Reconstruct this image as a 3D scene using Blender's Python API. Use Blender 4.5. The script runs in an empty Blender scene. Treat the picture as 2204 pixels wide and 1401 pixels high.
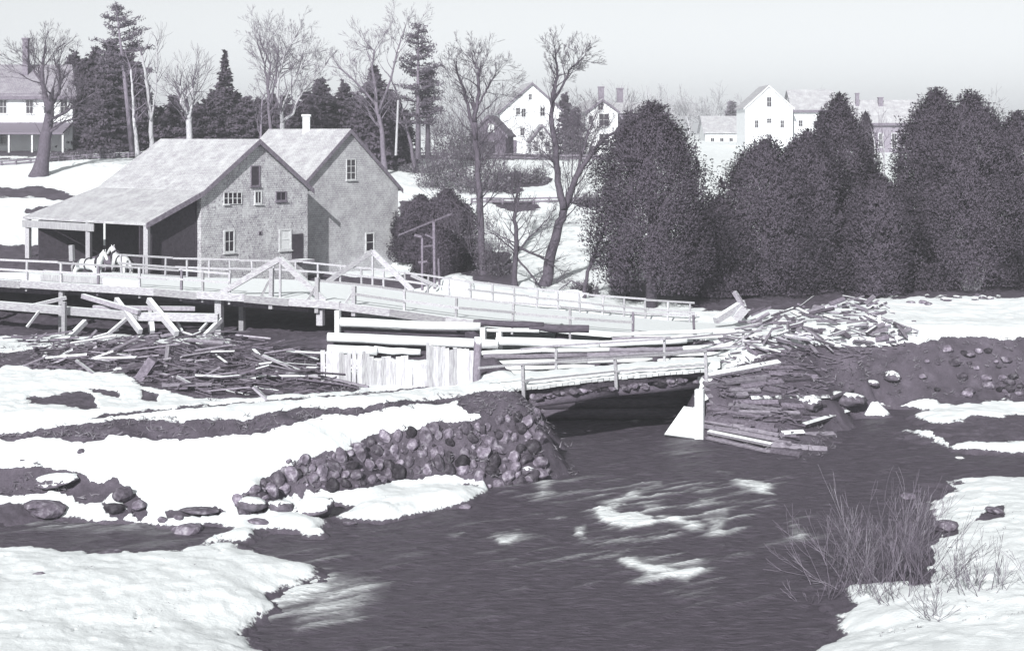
import bpy, bmesh, math, random
import numpy as np
from mathutils import Vector, Matrix
random.seed(7); RNG = np.random.default_rng(11)

# ---------------------------------------------------------------- camera, sky, sun, exposure
H, F, CX, HZ = 12.0, 3600.0, 1102.0, 290.0          # eye height, focal length and horizon in photograph pixels
scene = bpy.context.scene
cam_d = bpy.data.cameras.new('camera'); cam = bpy.data.objects.new('camera', cam_d)
scene.collection.objects.link(cam); scene.camera = cam
cam.location = (0, 0, H); cam.rotation_euler = (math.radians(90), 0, 0)
cam_d.sensor_width = 36; cam_d.lens = 36*F/2204; cam_d.shift_y = -(700.5-HZ)/2204
cam_d.clip_start = 0.5; cam_d.clip_end = 6000
SUN = Vector((-0.25, -0.97, 0)).normalized(); EL = math.radians(27)
world = bpy.data.worlds.new('World'); scene.world = world; world.use_nodes = True
wn = world.node_tree.nodes; wl = world.node_tree.links
bg = wn['Background']; sky = wn.new('ShaderNodeTexSky'); sky.sky_type = 'NISHITA'; sky.sun_disc = False
sky.sun_elevation = EL; sky.sun_rotation = math.atan2(SUN.x, SUN.y)
sky.air_density = 1.0; sky.dust_density = 0.6; sky.ozone_density = 1.0
hs = wn.new('ShaderNodeHueSaturation'); hs.inputs['Saturation'].default_value = 0.0
wl.new(sky.outputs[0], hs.inputs['Color']); tn = wn.new('ShaderNodeMix'); tn.data_type = 'RGBA'; tn.blend_type = 'MULTIPLY'; tn.inputs[0].default_value = 1; tn.inputs[7].default_value = (.965, 1.0, 1.02, 1)   # the print's faint cool cast
wl.new(hs.outputs[0], tn.inputs[6]); wl.new(tn.outputs[2], bg.inputs[0]); bg.inputs[1].default_value = 0.054
sl = bpy.data.lights.new('sun', 'SUN'); sl.energy = 3.1; sl.angle = math.radians(0.6); sl.color = (1.0, 0.995, 0.985)
so = bpy.data.objects.new('sun', sl); scene.collection.objects.link(so)
sd = Vector((SUN.x*math.cos(EL), SUN.y*math.cos(EL), math.sin(EL)))
so.rotation_euler = sd.to_track_quat('Z', 'Y').to_euler(); so.location = (0, 0, 60)
vs = scene.view_settings; vs.view_transform = 'Standard'; vs.look = 'None'; vs.gamma = 1.0; vs.exposure = 1.12
vs.use_curve_mapping = False

# ---------------------------------------------------------------- helpers
def at(px, py, Y): return Vector(((px-CX)*Y/F, Y, H-(py-HZ)*Y/F))
def lerp(a, b, t): return a+(b-a)*t
def rnd(a, b): return random.uniform(a, b)
C = scene.collection
def tag(o, label=None, cat=None, group=None, kind=None):
    if label: o['label'] = label
    if cat: o['category'] = cat
    if group: o['group'] = group
    if kind: o['kind'] = kind
    return o
def thing(name, label, cat, loc=(0, 0, 0), group=None):
    o = bpy.data.objects.new(name, None); C.objects.link(o); o.location = loc; o.empty_display_size = .3
    return tag(o, label, cat, group)
def np_mesh(name, V, polys):
    """V (n,3); polys: list of (m,k) index arrays"""
    me = bpy.data.meshes.new(name); V = np.asarray(V, np.float32)
    me.vertices.add(len(V)); me.vertices.foreach_set('co', V.ravel())
    polys = [np.asarray(p, np.int32) for p in polys if len(p)]
    nl = sum(p.size for p in polys); npoly = sum(len(p) for p in polys)
    me.loops.add(nl); me.loops.foreach_set('vertex_index', np.concatenate([p.ravel() for p in polys]))
    me.polygons.add(npoly)
    tot = np.concatenate([np.full(len(p), p.shape[1], np.int32) for p in polys])
    me.polygons.foreach_set('loop_start', np.concatenate([[0], np.cumsum(tot)[:-1]]).astype(np.int32))
    me.update(calc_edges=True); return me
class MB:
    def __init__(s): s.v = []; s.f = []
    def add(s, vs, fs):
        b = len(s.v); s.v += [tuple(x) for x in vs]; s.f += [tuple(i+b for i in q) for q in fs]; return s
    def hexa(s, p): return s.add(p, [(3, 2, 1, 0), (4, 5, 6, 7), (0, 1, 5, 4), (1, 2, 6, 5), (2, 3, 7, 6), (3, 0, 4, 7)])
    def box(s, lo, hi):
        (a, b, c), (d, e, f) = lo, hi
        return s.hexa([(a, b, c), (d, b, c), (d, e, c), (a, e, c), (a, b, f), (d, b, f), (d, e, f), (a, e, f)])
    def beam(s, p0, p1, w, h, up=(0, 0, 1), tw=0.0):
        p0 = Vector(p0); p1 = Vector(p1); d = (p1-p0).normalized(); up = Vector(up)
        if abs(d.dot(up)) > .95: up = Vector((0.3, 1, 0))
        a = d.cross(up).normalized(); b = a.cross(d)
        if tw: a, b = a*math.cos(tw)+b*math.sin(tw), b*math.cos(tw)-a*math.sin(tw)
        a *= w/2; b *= h/2
        return s.hexa([p0-a-b, p0+a-b, p1+a-b, p1-a-b, p0-a+b, p0+a+b, p1+a+b, p1-a+b])
    def tube(s, pts, rs, n=6, caps=True):
        pts = [Vector(p) for p in pts]; V = []; Fs = []
        prev = None
        for i, p in enumerate(pts):
            d = (pts[min(i+1, len(pts)-1)]-pts[max(i-1, 0)])
            d = d.normalized() if d.length > 1e-9 else Vector((0, 0, 1))
            if prev is None:
                a = d.cross(Vector((0, 0, 1)) if abs(d.z) < .9 else Vector((1, 0, 0))).normalized()
            else:
                a = (prev-d*prev.dot(d)); a = a.normalized() if a.length > 1e-6 else d.orthogonal().normalized()
            prev = a; b = d.cross(a)
            for k in range(n):
                t = 2*math.pi*k/n; V.append(p+(a*math.cos(t)+b*math.sin(t))*rs[i])
        for i in range(len(pts)-1):
            for k in range(n):
                Fs.append((i*n+k, i*n+(k+1) % n, (i+1)*n+(k+1) % n, (i+1)*n+k))
        if caps: Fs += [tuple(range(n))[::-1], tuple((len(pts)-1)*n+k for k in range(n))]
        return s.add(V, Fs)
    def slab(s, pts, n, th):
        """polygon pts extruded by th along n"""
        n = Vector(n); k = len(pts); q = [Vector(p) for p in pts]
        return s.add(q+[p+n*th for p in q], [tuple(range(k))[::-1], tuple(range(k, 2*k))]+[(i, (i+1) % k, k+(i+1) % k, k+i) for i in range(k)])
    def mesh(s, name, off=(0, 0, 0)):
        me = bpy.data.meshes.new(name); o = Vector(off)
        me.from_pydata([(x-o.x, y-o.y, z-o.z) for x, y, z in s.v], [], s.f); me.update()
        bm = bmesh.new(); bm.from_mesh(me); bmesh.ops.recalc_face_normals(bm, faces=bm.faces); bm.to_mesh(me); bm.free()
        return me
def base_of(p):
    v = Vector((0, 0, 0))
    while p is not None: v += p.location; p = p.parent
    return v
def obj(name, me, mat, parent=None, smooth=False):
    o = bpy.data.objects.new(name, me); C.objects.link(o)
    if mat and not me.materials: me.materials.append(mat)
    if parent is not None: o.parent = parent
    if smooth: me.polygons.foreach_set('use_smooth', [True]*len(me.polygons))
    return o
def part(name, mb, mat, parent, smooth=False):      # world-space builder -> child mesh
    return obj(name, mb.mesh(name, base_of(parent)), mat, parent, smooth)
def solo(name, mb, mat, label, cat, group=None, smooth=False):   # one-mesh thing, origin at its first vertex
    o0 = Vector(mb.v[0]); o = obj(name, mb.mesh(name, o0), mat, None, smooth); o.location = o0
    return tag(o, label, cat, group)
def copy_tree(o, parent=None):
    c = o.copy(); C.objects.link(c); c.parent = parent
    for ch in o.children: copy_tree(ch, c)
    return c

# ---- value noise (numpy)
_perm = RNG.random((256, 256)).astype(np.float32)
def vnoise(x, y):
    xi = np.floor(x).astype(int); yi = np.floor(y).astype(int); fx = x-xi; fy = y-yi
    fx = fx*fx*(3-2*fx); fy = fy*fy*(3-2*fy)
    g = lambda a, b: _perm[a & 255, b & 255]
    return (g(xi, yi)*(1-fx)+g(xi+1, yi)*fx)*(1-fy)+(g(xi, yi+1)*(1-fx)+g(xi+1, yi+1)*fx)*fy - .5
def fbm(x, y, o=4):
    s = 0; a = 1.0
    for i in range(o): s = s+a*vnoise(x*2**i+17.3*i, y*2**i+5.1*i); a *= .5
    return s

# ---------------------------------------------------------------- materials
def G(v):
    t = min(1, max(0, (.42-v)/.30)); return (v*lerp(.98, 1.04, t), v*lerp(1.0, .89, t), v*lerp(1.02, 1.14, t), 1)
class NT:
    def __init__(s, name):
        s.m = bpy.data.materials.new(name); s.m.use_nodes = True; s.t = s.m.node_tree; s.n = s.t.nodes; s.p = s.n['Principled BSDF']
        s.p.inputs['Roughness'].default_value = .85; s.p.inputs['Specular IOR Level'].default_value = .2
    def new(s, k, **kw):
        n = s.n.new('ShaderNode'+k)
        for a, v in kw.items():
            if a[0] == '_': setattr(n, a[1:], v)
            else: n.inputs[a.replace('_', ' ')].default_value = v
        return n
    def l(s, a, b): s.t.links.new(a, b)
    def coord(s, kind='Object', scale=(1, 1, 1), rot=(0, 0, 0)):
        if kind == 'World': src = s.new('NewGeometry').outputs['Position']
        else: src = s.new('TexCoord').outputs[kind]
        m = s.new('Mapping'); m.inputs['Scale'].default_value = scale; m.inputs['Rotation'].default_value = rot; s.l(src, m.inputs[0]); return m.outputs[0]
    def noise(s, co, scale, detail=4, rough=.6):
        n = s.new('TexNoise', Scale=scale, Detail=detail, Roughness=rough); s.l(co, n.inputs['Vector']); return n.outputs[0]
    def ramp(s, fac, stops):
        r = s.new('ValToRGB'); e = r.color_ramp.elements
        while len(e) < len(stops): e.new(.5)
        for i, (p, c) in enumerate(stops): e[i].position = p; e[i].color = c if isinstance(c, tuple) else G(c)
        s.l(fac, r.inputs[0]); return r.outputs[0]
    def mix(s, fac, a, b):
        m = s.new('Mix', _data_type='RGBA')
        if isinstance(fac, float): m.inputs[0].default_value = fac
        else: s.l(fac, m.inputs[0])
        for i, x in ((6, a), (7, b)):
            if isinstance(x, tuple): m.inputs[i].default_value = x
            else: s.l(x, m.inputs[i])
        return m.outputs[2]
    def math(s, op, a, b=None, c=None):
        m = s.new('Math', _operation=op)
        for i, x in enumerate((a, b, c)):
            if x is None: continue
            if isinstance(x, (int, float)): m.inputs[i].default_value = x
            else: s.l(x, m.inputs[i])
        return m.outputs[0]
    def sstep(s, x, a, b):
        m = s.new('MapRange', _interpolation_type='SMOOTHSTEP'); m.inputs[1].default_value = a; m.inputs[2].default_value = b; s.l(x, m.inputs[0]); return m.outputs[0]
    def bump(s, h, strength=.5, dist=.05):
        b = s.new('Bump', Strength=strength, Distance=dist); s.l(h, b.inputs['Height']); s.l(b.outputs[0], s.p.inputs['Normal'])
    def col(s, c): 
        if isinstance(c, tuple): s.p.inputs['Base Color'].default_value = c
        else: s.l(c, s.p.inputs['Base Color'])
SNOWC = (.755, .785, .795, 1)
def rnd_tint(t, amt=.35):
    oi = t.new('ObjectInfo'); mr = t.new('MapRange'); mr.inputs[3].default_value = 1-amt; mr.inputs[4].default_value = 1+amt
    t.l(oi.outputs['Random'], mr.inputs[0]); return mr.outputs[0]
def m_wood(name, lo, hi, snow=0.0, grain=(1, 1, 8), rough=.85, vary=.25):
    """weathered timber, with snow lying on faces that look up"""
    t = NT(name); co = t.coord('World', grain)
    n = t.noise(co, 3.0, 5, .65); c = t.ramp(n, [(.30, lo), (.70, hi)])
    mx = t.new('VectorMath', _operation='SCALE'); t.l(c, mx.inputs[0]); t.l(rnd_tint(t, vary), mx.inputs['Scale']); c = mx.outputs[0]
    if snow:
        g = t.new('NewGeometry'); sx = t.new('SeparateXYZ'); t.l(g.outputs['Normal'], sx.inputs[0])
        k = t.math('ADD', sx.outputs[2], t.math('MULTIPLY', t.math('SUBTRACT', t.noise(t.coord('World'), 2.2, 3), .5), 1.1))
        f = t.sstep(k, .62-.45*snow, .86-.45*snow); c = t.mix(f, c, SNOWC)
    t.col(c); t.bump(n, .5, .03); t.p.inputs['Roughness'].default_value = rough; return t.m
def m_flat(name, lo, hi, scale=6, bump=.4, rough=.9):
    t = NT(name); n = t.noise(t.coord('World'), scale, 5); t.col(t.ramp(n, [(.32, lo), (.68, hi)])); t.bump(n, bump, .05)
    t.p.inputs['Roughness'].default_value = rough; return t.m
def m_shingle(name, lo, hi, w=.13, h=.125, stain=.5):
    t = NT(name); co0 = t.coord('UV'); wn_ = t.new('TexNoise', Scale=.9, Detail=3.0); t.l(co0, wn_.inputs['Vector']); sc_ = t.new('VectorMath', _operation='SCALE'); sc_.inputs['Scale'].default_value = .16; t.l(wn_.outputs['Color'], sc_.inputs[0]); av = t.new('VectorMath', _operation='ADD'); t.l(co0, av.inputs[0]); t.l(sc_.outputs[0], av.inputs[1]); co = av.outputs[0]
    b = t.new('TexBrick', Scale=1.0); t.l(co, b.inputs['Vector'])
    b.inputs['Brick Width'].default_value = w; b.inputs['Row Height'].default_value = h; b.inputs['Mortar Size'].default_value = .012
    b.inputs['Color1'].default_value = G(lo); b.inputs['Color2'].default_value = G(hi); b.inputs['Mortar'].default_value = G(lo*.5); b.inputs['Bias'].default_value = .1
    n1 = t.noise(co, 1.1, 6, .75); n2 = t.noise(co, 7, 4, .7); st = t.new('Mapping'); st.inputs['Scale'].default_value = (2.2, .35, 1); t.l(co, st.inputs[0]); n4 = t.noise(st.outputs[0], 2.0, 5, .7)
    c = t.mix(t.math('MULTIPLY', t.sstep(n1, .38, .70), .7), b.outputs[0], G(hi*1.2)); c = t.mix(t.math('MULTIPLY', t.sstep(n4, .50, .68), stain*.6), c, G(lo*.6)); c = t.mix(t.math('MULTIPLY', t.sstep(n2, .54, .64), stain), c, G(lo*.38))
    t.col(c); t.bump(b.outputs[1], -.6, .02); return t.m
def m_clap(name, v):
    t = NT(name); co = t.coord('World'); sx = t.new('SeparateXYZ'); t.l(co, sx.inputs[0])
    w = t.math('FRACT', t.math('MULTIPLY', sx.outputs[2], 7.0)); n = t.noise(co, 1.5, 4)
    t.col(t.ramp(n, [(.3, v*.88), (.7, v)])); t.bump(w, .5, .02); return t.m
def m_leaf(name, lo, hi, trans=.3, soft=.0):
    """thin leaves: part of the light passes through; soft bends their normals toward the crown's own curve"""
    t = NT(name); g = t.new('NewGeometry'); n = t.noise(t.coord('World'), .7, 3)
    k = t.math('ADD', t.math('MULTIPLY', g.outputs['Random Per Island'], .35), t.math('MULTIPLY', n, .65))
    c = t.ramp(k, [(.2, lo), (.8, hi)]); d = t.new('BsdfDiffuse'); tr = t.new('BsdfTranslucent'); t.l(c, d.inputs[0]); t.l(c, tr.inputs[0])
    if soft:
        v = t.new('VectorMath', _operation='MULTIPLY'); t.l(t.new('TexCoord').outputs['Object'], v.inputs[0]); v.inputs[1].default_value = (1, 1, .12); nn = t.new('VectorMath', _operation='NORMALIZE'); t.l(v.outputs[0], nn.inputs[0])
        s1 = t.new('VectorMath', _operation='SCALE'); s1.inputs['Scale'].default_value = soft; t.l(nn.outputs[0], s1.inputs[0]); s2 = t.new('VectorMath', _operation='SCALE'); s2.inputs['Scale'].default_value = 1-soft; t.l(g.outputs['Normal'], s2.inputs[0])
        ad = t.new('VectorMath', _operation='ADD'); t.l(s1.outputs[0], ad.inputs[0]); t.l(s2.outputs[0], ad.inputs[1]); n2 = t.new('VectorMath', _operation='NORMALIZE'); t.l(ad.outputs[0], n2.inputs[0]); t.l(n2.outputs[0], d.inputs['Normal']); t.l(n2.outputs[0], tr.inputs['Normal'])
    mx = t.new('MixShader'); mx.inputs[0].default_value = trans; t.l(d.outputs[0], mx.inputs[1]); t.l(tr.outputs[0], mx.inputs[2]); t.l(mx.outputs[0], t.n['Material Output'].inputs['Surface']); return t.m
def m_glass(name, v):
    t = NT(name); t.col(G(v)); t.p.inputs['Roughness'].default_value = .15; t.p.inputs['Specular IOR Level'].default_value = .5; return t.m
M = {}
M['rail'] = m_wood('sunbleached_rail_wood', .22, .42, .35, (6, 6, 6))
M['rail_dark'] = m_wood('weathered_post_wood', .10, .22, .35, (6, 6, 2))
M['beam'] = m_wood('pale_beam_wood', .20, .42, .55, (2, 2, 6))
M['wood'] = m_wood('grey_board_wood', .06, .16, .0, (3, 3, 3), vary=.5)
M['wood_lt'] = m_wood('pale_board_wood', .16, .32, .10, (3, 3, 3), vary=.35)
M['wood_dk'] = m_wood('dark_slab_wood', .04, .10, .02, (3, 3, 3), vary=.5)
M['slab'] = m_wood('weathered_slab_wood', .10, .26, .0, (2, 2, 6), vary=.3)
M['plank'] = m_wood('bleached_plank_wood', .26, .60, .15, (9, 9, .8), vary=.3)
M['log'] = m_wood('peeled_log_wood', .50, .74, .75, (1, 4, 4), vary=.12)
M['log_dk'] = m_wood('dark_log_wood', .04, .10, 0, (1, 4, 4))
M['deck'] = m_wood('trodden_snow_deck', .45, .6, 1.25, (.6, 2, 2), vary=.1)
M['bark'] = m_wood('dark_bark', .04, .10, 0, (5, 5, 1.5))
M['bark_md'] = m_wood('grey_bark', .08, .18, 0, (5, 5, 1.5))
M['bark_lt'] = m_wood('pale_bark', .26, .48, 0, (5, 5, 1.5))
M['bark_far'] = m_wood('hazed_far_bark', .28, .42, 0, (5, 5, 1.5))  # paled to put distance haze into the colour
M['cedar'] = m_leaf('cedar_foliage', .095, .125, .3, .8)
M['spruce'] = m_leaf('spruce_foliage', .095, .13, .3, .65)
M['pine'] = m_leaf('pine_foliage', .11, .20)
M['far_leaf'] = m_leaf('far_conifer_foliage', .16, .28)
M['brush'] = m_leaf('dry_brush', .07, .30)
M['twig'] = m_leaf('willow_twig', .10, .30, .1)
M['sh1'] = m_shingle('mill_wall_shingle', .36, .52, stain=.85)
M['sh2'] = m_shingle('grist_wall_shingle', .36, .47, stain=.4)
M['roof'] = m_shingle('snow_dusted_roof_shingle', .34, .44, .15, .14, .25)
M['roof_g'] = m_shingle('grey_roof_shingle', .20, .28, .2, .2, .4)
M['roof_dk'] = m_shingle('dark_roof_shingle', .14, .2, .2, .2, .3)
M['trim'] = m_flat('grey_trim_board', .10, .2)
M['trim_lt'] = m_flat('white_trim_board', .40, .62)
M['interior'] = m_flat('shade_dark_boarding', .03, .055)  # carries the shade inside the lean-to in its colour
M['glass'] = m_glass('dark_window_glass', .03)
M['blind'] = m_flat('pale_blind', .55, .7)
M['white_wall'] = m_clap('white_clapboard', .80)
M['grey_wall'] = m_clap('grey_clapboard', .24)
M['dk_wall'] = m_clap('dark_clapboard', .13)
M['pale_wall'] = m_clap('pale_clapboard', .62)
M['brick'] = m_flat('chimney_brick', .12, .22)
M['brick_lt'] = m_flat('pale_chimney_brick', .5, .65)
M['snow'] = m_flat('heaped_snow', (.70, .73, .74, 1), SNOWC, 3, .5)
M['horse'] = m_flat('white_horse_coat', .42, .66, 3, .15)
M['harness'] = m_flat('black_leather_harness', .03, .05)
t = NT('field_stone'); co = t.coord('World'); n = t.noise(co, 5, 5); c = t.ramp(n, [(.3, .045), (.52, .11), (.76, .30)])
mx = t.new('VectorMath', _operation='SCALE'); t.l(c, mx.inputs[0]); t.l(rnd_tint(t, .8), mx.inputs['Scale']); t.col(mx.outputs[0]); t.bump(n, .7, .08); M['stone'] = t.m
t = NT('snow_capped_stone'); n = t.noise(t.coord('World'), 4, 5); c = t.ramp(n, [(.3, .05), (.7, .17)])
g = t.new('NewGeometry'); sx = t.new('SeparateXYZ'); t.l(g.outputs['Normal'], sx.inputs[0])
c = t.mix(t.sstep(t.math('ADD', sx.outputs[2], t.math('MULTIPLY', t.math('SUBTRACT', n, .5), 2.2)), .60, .74), c, SNOWC); t.col(c); t.bump(n, .7, .08); M['stone_snow'] = t.m
# ---------------------------------------------------------------- terrain
def pz(px, py, Z): Y = (H-Z)*F/(py-HZ); return ((px-CX)*Y/F, Y, Z)
def pY(px, Y, Z): return ((px-CX)*Y/F, Y, Z)
cp = []
for a in [(-300,1401,.8),(60,1401,.8),(300,1401,.7),(480,1401,.4),(60,1300,.6),(300,1290,.6),(520,1285,.35),(-300,1215,.4),(60,1215,.35),(250,1220,.4),(420,1215,.35),(560,1210,.25),(650,1220,.2),
 (725,1232,0),(610,1300,.0),(660,1310,-.15),(800,1230,-.4),(560,1401,0),(700,1401,-.4),
 (-300,1155,-.25),(60,1152,-.25),(250,1150,-.25),(420,1160,-.25),(600,1175,-.25),(700,1190,-.3),
 (60,1180,.03),(200,1190,.03),(330,1180,.03),(550,1192,.03),
 (-300,1095,.3),(60,1105,.22),(250,1112,.2),(400,1125,.15),(480,1150,.12),(550,1150,.12),(700,1148,.08),(850,1115,.1),(1000,1085,.08),(1045,1062,.08),
 (1085,1068,-.3),(1010,1112,-.3),(860,1145,-.3),(720,1168,-.25),(800,1070,.3),(950,1050,.3),(640,1120,.25),
 (520,1105,.25),(640,1067,.3),(720,1060,.35),(850,1037,.3),(1000,1029,.3),(1050,1047,.1),(1150,1052,-.15),
 (545,1045,.9),(640,1005,1.2),(720,968,1.55),(840,928,1.8),(1000,905,2.1),(1100,885,2.3),(1140,868,2.45),
 (60,1010,1.2),(200,1000,1.3),(350,1000,1.2),(450,1050,.7),(300,1060,.7),(150,1060,.6),(60,1060,.55),(-300,1010,1.2),(600,960,1.75),(700,930,2.0),(60,940,1.95),(250,948,1.95),(420,945,1.95),(550,938,2.0),(850,898,2.25),(950,882,2.35),(-300,940,2),
 (60,905,2.4),(250,905,2.4),(420,903,2.42),(600,893,2.5),(783,878,2.55),(880,865,2.58),(983,850,2.6),(1065,841,2.6),(1110,838,2.6),(-300,905,2.4),
 (60,880,2.4),(250,872,2.4),(420,868,2.45),(540,865,2.5),(797,850,2.55),(945,838,2.6),(1025,824,2.6),(1110,808,2.6),(-300,880,2.4),
 (1180,905,-.35),(1188,950,-.4),(1196,1000,-.4),(1185,875,-.3),(1205,930,-.45),(1215,880,-.45),(1212,970,-.45),(1222,1025,-.45),(1200,900,-.5),(1300,900,-.5),(1400,900,-.5),(1200,870,-.5),(1350,870,-.5),(1450,960,-.5),(1300,1000,-.5),(1200,1060,-.4),(1500,1010,-.5),(1600,1020,-.5),(1700,1040,-.5),(1300,1200,-.5),(950,1200,-.5),(900,1280,-.5),(1100,1300,-.5),(1500,1300,-.5),(1650,1200,-.5),(1840,1010,-.5),(1950,1010,-.4),(1860,930,-.3),
 (1505,950,-.1),(1600,970,-.1),(1700,994,-.1),(1765,985,-.1),(1800,935,-.1),(1850,903,-.05),(1600,870,1.2),(1650,870,1.15),(1700,900,.8),(1750,900,.55),(1780,840,1.4),(1720,800,2.2),(1600,790,2.5),
 (1900,866,.25),(2000,868,.3),(2150,862,.3),(2400,862,.3),(1850,765,2.5),(1980,740,2.5),(2150,732,2.6),(2400,725,2.7),(1850,810,1.5),(2000,800,1.4),(2150,795,1.4),(2400,795,1.4),
 (2000,690,2.8),(2150,690,2.8),(2400,690,2.9),(2150,640,3.2),(2400,640,3.3),(1950,655,3.0),(1800,665,3.0),(1700,680,3.0),(1650,700,3.0),
 (1905,882,.22),(2000,890,.3),(2150,885,.3),(2400,885,.3),(2000,930,.2),(2060,965,.1),(2150,960,.2),(2400,960,.2),(1880,888,-.02),(1915,930,-.02),(1980,985,-.3),(2150,1003,-.25),(2400,1003,-.25),
 (1995,1038,.03),(2150,1032,.12),(2400,1030,.15),(2100,1080,.4),(2200,1100,.5),(2060,1070,.2),(1955,1112,.03),(2050,1150,.5),(2150,1200,.8),(1950,1200,.28),(1850,1262,.12),(1900,1295,.4),(2050,1290,.8),(2200,1290,1.),(2400,1250,1.1),(1800,1310,.05),(1850,1401,.5),(2050,1401,1.1),(2300,1401,1.3),(1720,1401,-.1),(1760,1200,-.35),(1850,1110,-.35),(1650,1401,-.4),(1200,1401,-.5),(900,1401,-.5)]:
    cp.append(pz(*a))
for a in [(1150,70,-.4),(1300,70.3,-.4),(1480,70.5,-.3),(1150,71.3,2.2),(1300,72,2.3),(1480,72.5,2.4),(1031,75.5,3.1),(1200,75.5,2.95),(1320,75.3,2.9),(1450,75,2.9),(1600,76,3.0),(1515,67.2,2.3),(1560,70,2.55),(1080,66,2.55),(1080,69,2.6),(1110,64,2.6),
 (60,67,2.5),(300,67.5,2.9),(450,67,2.9),(600,66,2.6),(700,65.5,2.2),(850,63.3,2.15),(1000,64,2.3),(60,62,2.45),(300,62,2.5),(500,62,2.55),(200,70,3.1),(400,70,3.1),(100,70,2.9),(60,75,2.5),(300,76,2.6),(480,77,2.7),(600,76,2.7),(700,76,2.9),(700,67,2.3),(850,67,2.3),(1000,67,2.3),(850,70,2.4),(720,70,2.4),(1000,70,2.4),(850,72.6,2.9),(720,72.6,2.8),(1000,72.6,2.8),
 (60,85,3.3),(300,86,3.3),(600,87,3.2),(900,87,3.0),(1100,86,2.9),(1300,85,2.6),(1500,83.5,2.5),(-300,75,2.5),(-300,90,4.8),(-300,62,2.4),
 (100,90,4.8),(300,90,4.5),(450,90,3.6),(600,92,3.5),(750,96,3.5),(860,98,3.6),(450,94,3.9),(330,88,4.0),(800,99,3.4),(860,103,3.7),(900,100,3.8),(900,106,4.6),(700,95,3.3),(760,92,3.2),(860,93,3.3),(820,104,3.6),(200,97,5.0),(60,97,5.2),(950,92,3.9),(1000,95,4.0),(1100,92,3.8),(1200,92,3.6),(1300,90,3.2),(1400,90,3.0),
 (900,115,6.5),(1050,115,6.6),(1200,115,6.4),(1350,115,6),(900,135,9),(1100,135,8.6),(1300,135,8.3),(1100,150,9.7),(1300,150,9.6),(900,150,9.8),(1100,190,9.8),(1300,190,9.7),(900,190,10.2),(1600,150,8.5),(1600,200,9.2),(1900,200,9.1),(1900,150,8),(1750,115,5.5),(2100,115,5.5),(2300,200,9),(2400,115,5.5),(2400,92,3.5),
 (60,105,7.0),(60,118,9.0),(60,126,10.0),(250,120,9.5),(330,126,10.1),(60,140,10.6),(330,140,10.6),(600,130,9.8),(600,150,10.6),(-300,105,7),(-300,120,9.2),(-300,140,10.5),(400,108,7),(250,108,7.3)]:
    cp.append(pY(*a))
for x in (-150, -75, -30, 0, 30, 75, 150):
    cp.append((x, 260, 11)); cp.append((x, 420, 11.3))
for x in (-900, -300, 0, 300, 900): cp.append((x, 900, 11.5)); cp.append((x, 2500, 11.7))
for x in (-120, -70): cp += [(x, 60, 4), (x, 100, 8), (x, 150, 11)]
for x in (70, 120): cp += [(x, 60, 3), (x, 100, 5), (x, 150, 8)]
for x in (-40, -15, 0, 15, 40): cp += [(x, 1, 10.2), (x, 10, 7.8), (x, 20, 4.4), (x, 29, 1.6)]
cp = np.array(cp)
def _phi(d): return np.sqrt(d*d+.2)
_A = _phi(np.hypot(cp[:, None, 0]-cp[None, :, 0], cp[:, None, 1]-cp[None, :, 1])); _n = len(cp)
_A += np.eye(_n)*-.02
_K = np.block([[_A, np.ones((_n, 1))], [np.ones((1, _n)), np.zeros((1, 1))]])
_W = np.linalg.solve(_K, np.concatenate([cp[:, 2], [0]]))
def raw_ground(X, Y):
    X = np.asarray(X, float); Y = np.asarray(Y, float); out = np.empty(X.shape); xf = X.ravel(); yf = Y.ravel(); o = np.empty(len(xf))
    for i in range(0, len(xf), 20000):
        d = np.hypot(xf[i:i+20000, None]-cp[None, :, 0], yf[i:i+20000, None]-cp[None, :, 1]); o[i:i+20000] = _phi(d)@_W[:-1]+_W[-1]
    return o.reshape(X.shape)
def rough(X, Y): return .10*fbm(X*.55, Y*.55, 3)+.07*fbm(X*1.9+40, Y*1.9, 4)
_LK = {}
def ground(x, y):
    c, r, Z0 = _LK['c'], _LK['r'], _LK['z']; px = CX+x*F/y; i = min(max(int(np.searchsorted(c, px))-1, 0), len(c)-2); j = min(max(int(np.searchsorted(r, y))-1, 0), len(r)-2)
    a = min(max((px-c[i])/(c[i+1]-c[i]), 0), 1); b = min(max((y-r[j])/(r[j+1]-r[j]), 0), 1)
    return float((Z0[j, i]*(1-a)+Z0[j, i+1]*a)*(1-b)+(Z0[j+1, i]*(1-a)+Z0[j+1, i+1]*a)*b)
def on_ground(px, Y, dz=0.0): x = (px-CX)*Y/F; return Vector((x, Y, ground(x, Y)+dz))
def hit(px, py, y0=38, y1=260):
    """where the sight line through a photograph pixel meets the ground"""
    c, r, Z0 = _LK['c'], _LK['r'], _LK['z']; i = min(max(int(np.searchsorted(c, px))-1, 0), len(c)-2); a = (px-c[i])/(c[i+1]-c[i]); z = Z0[:, i]*(1-a)+Z0[:, i+1]*a
    k = (z >= H-(py-HZ)*r/F) & (r >= y0); k = int(np.argmax(k)) if k.any() else len(r)-1
    if r[k] > y1: k = int(np.searchsorted(r, y1))
    return Vector(((px-CX)*r[k]/F, r[k], z[k]))

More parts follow.
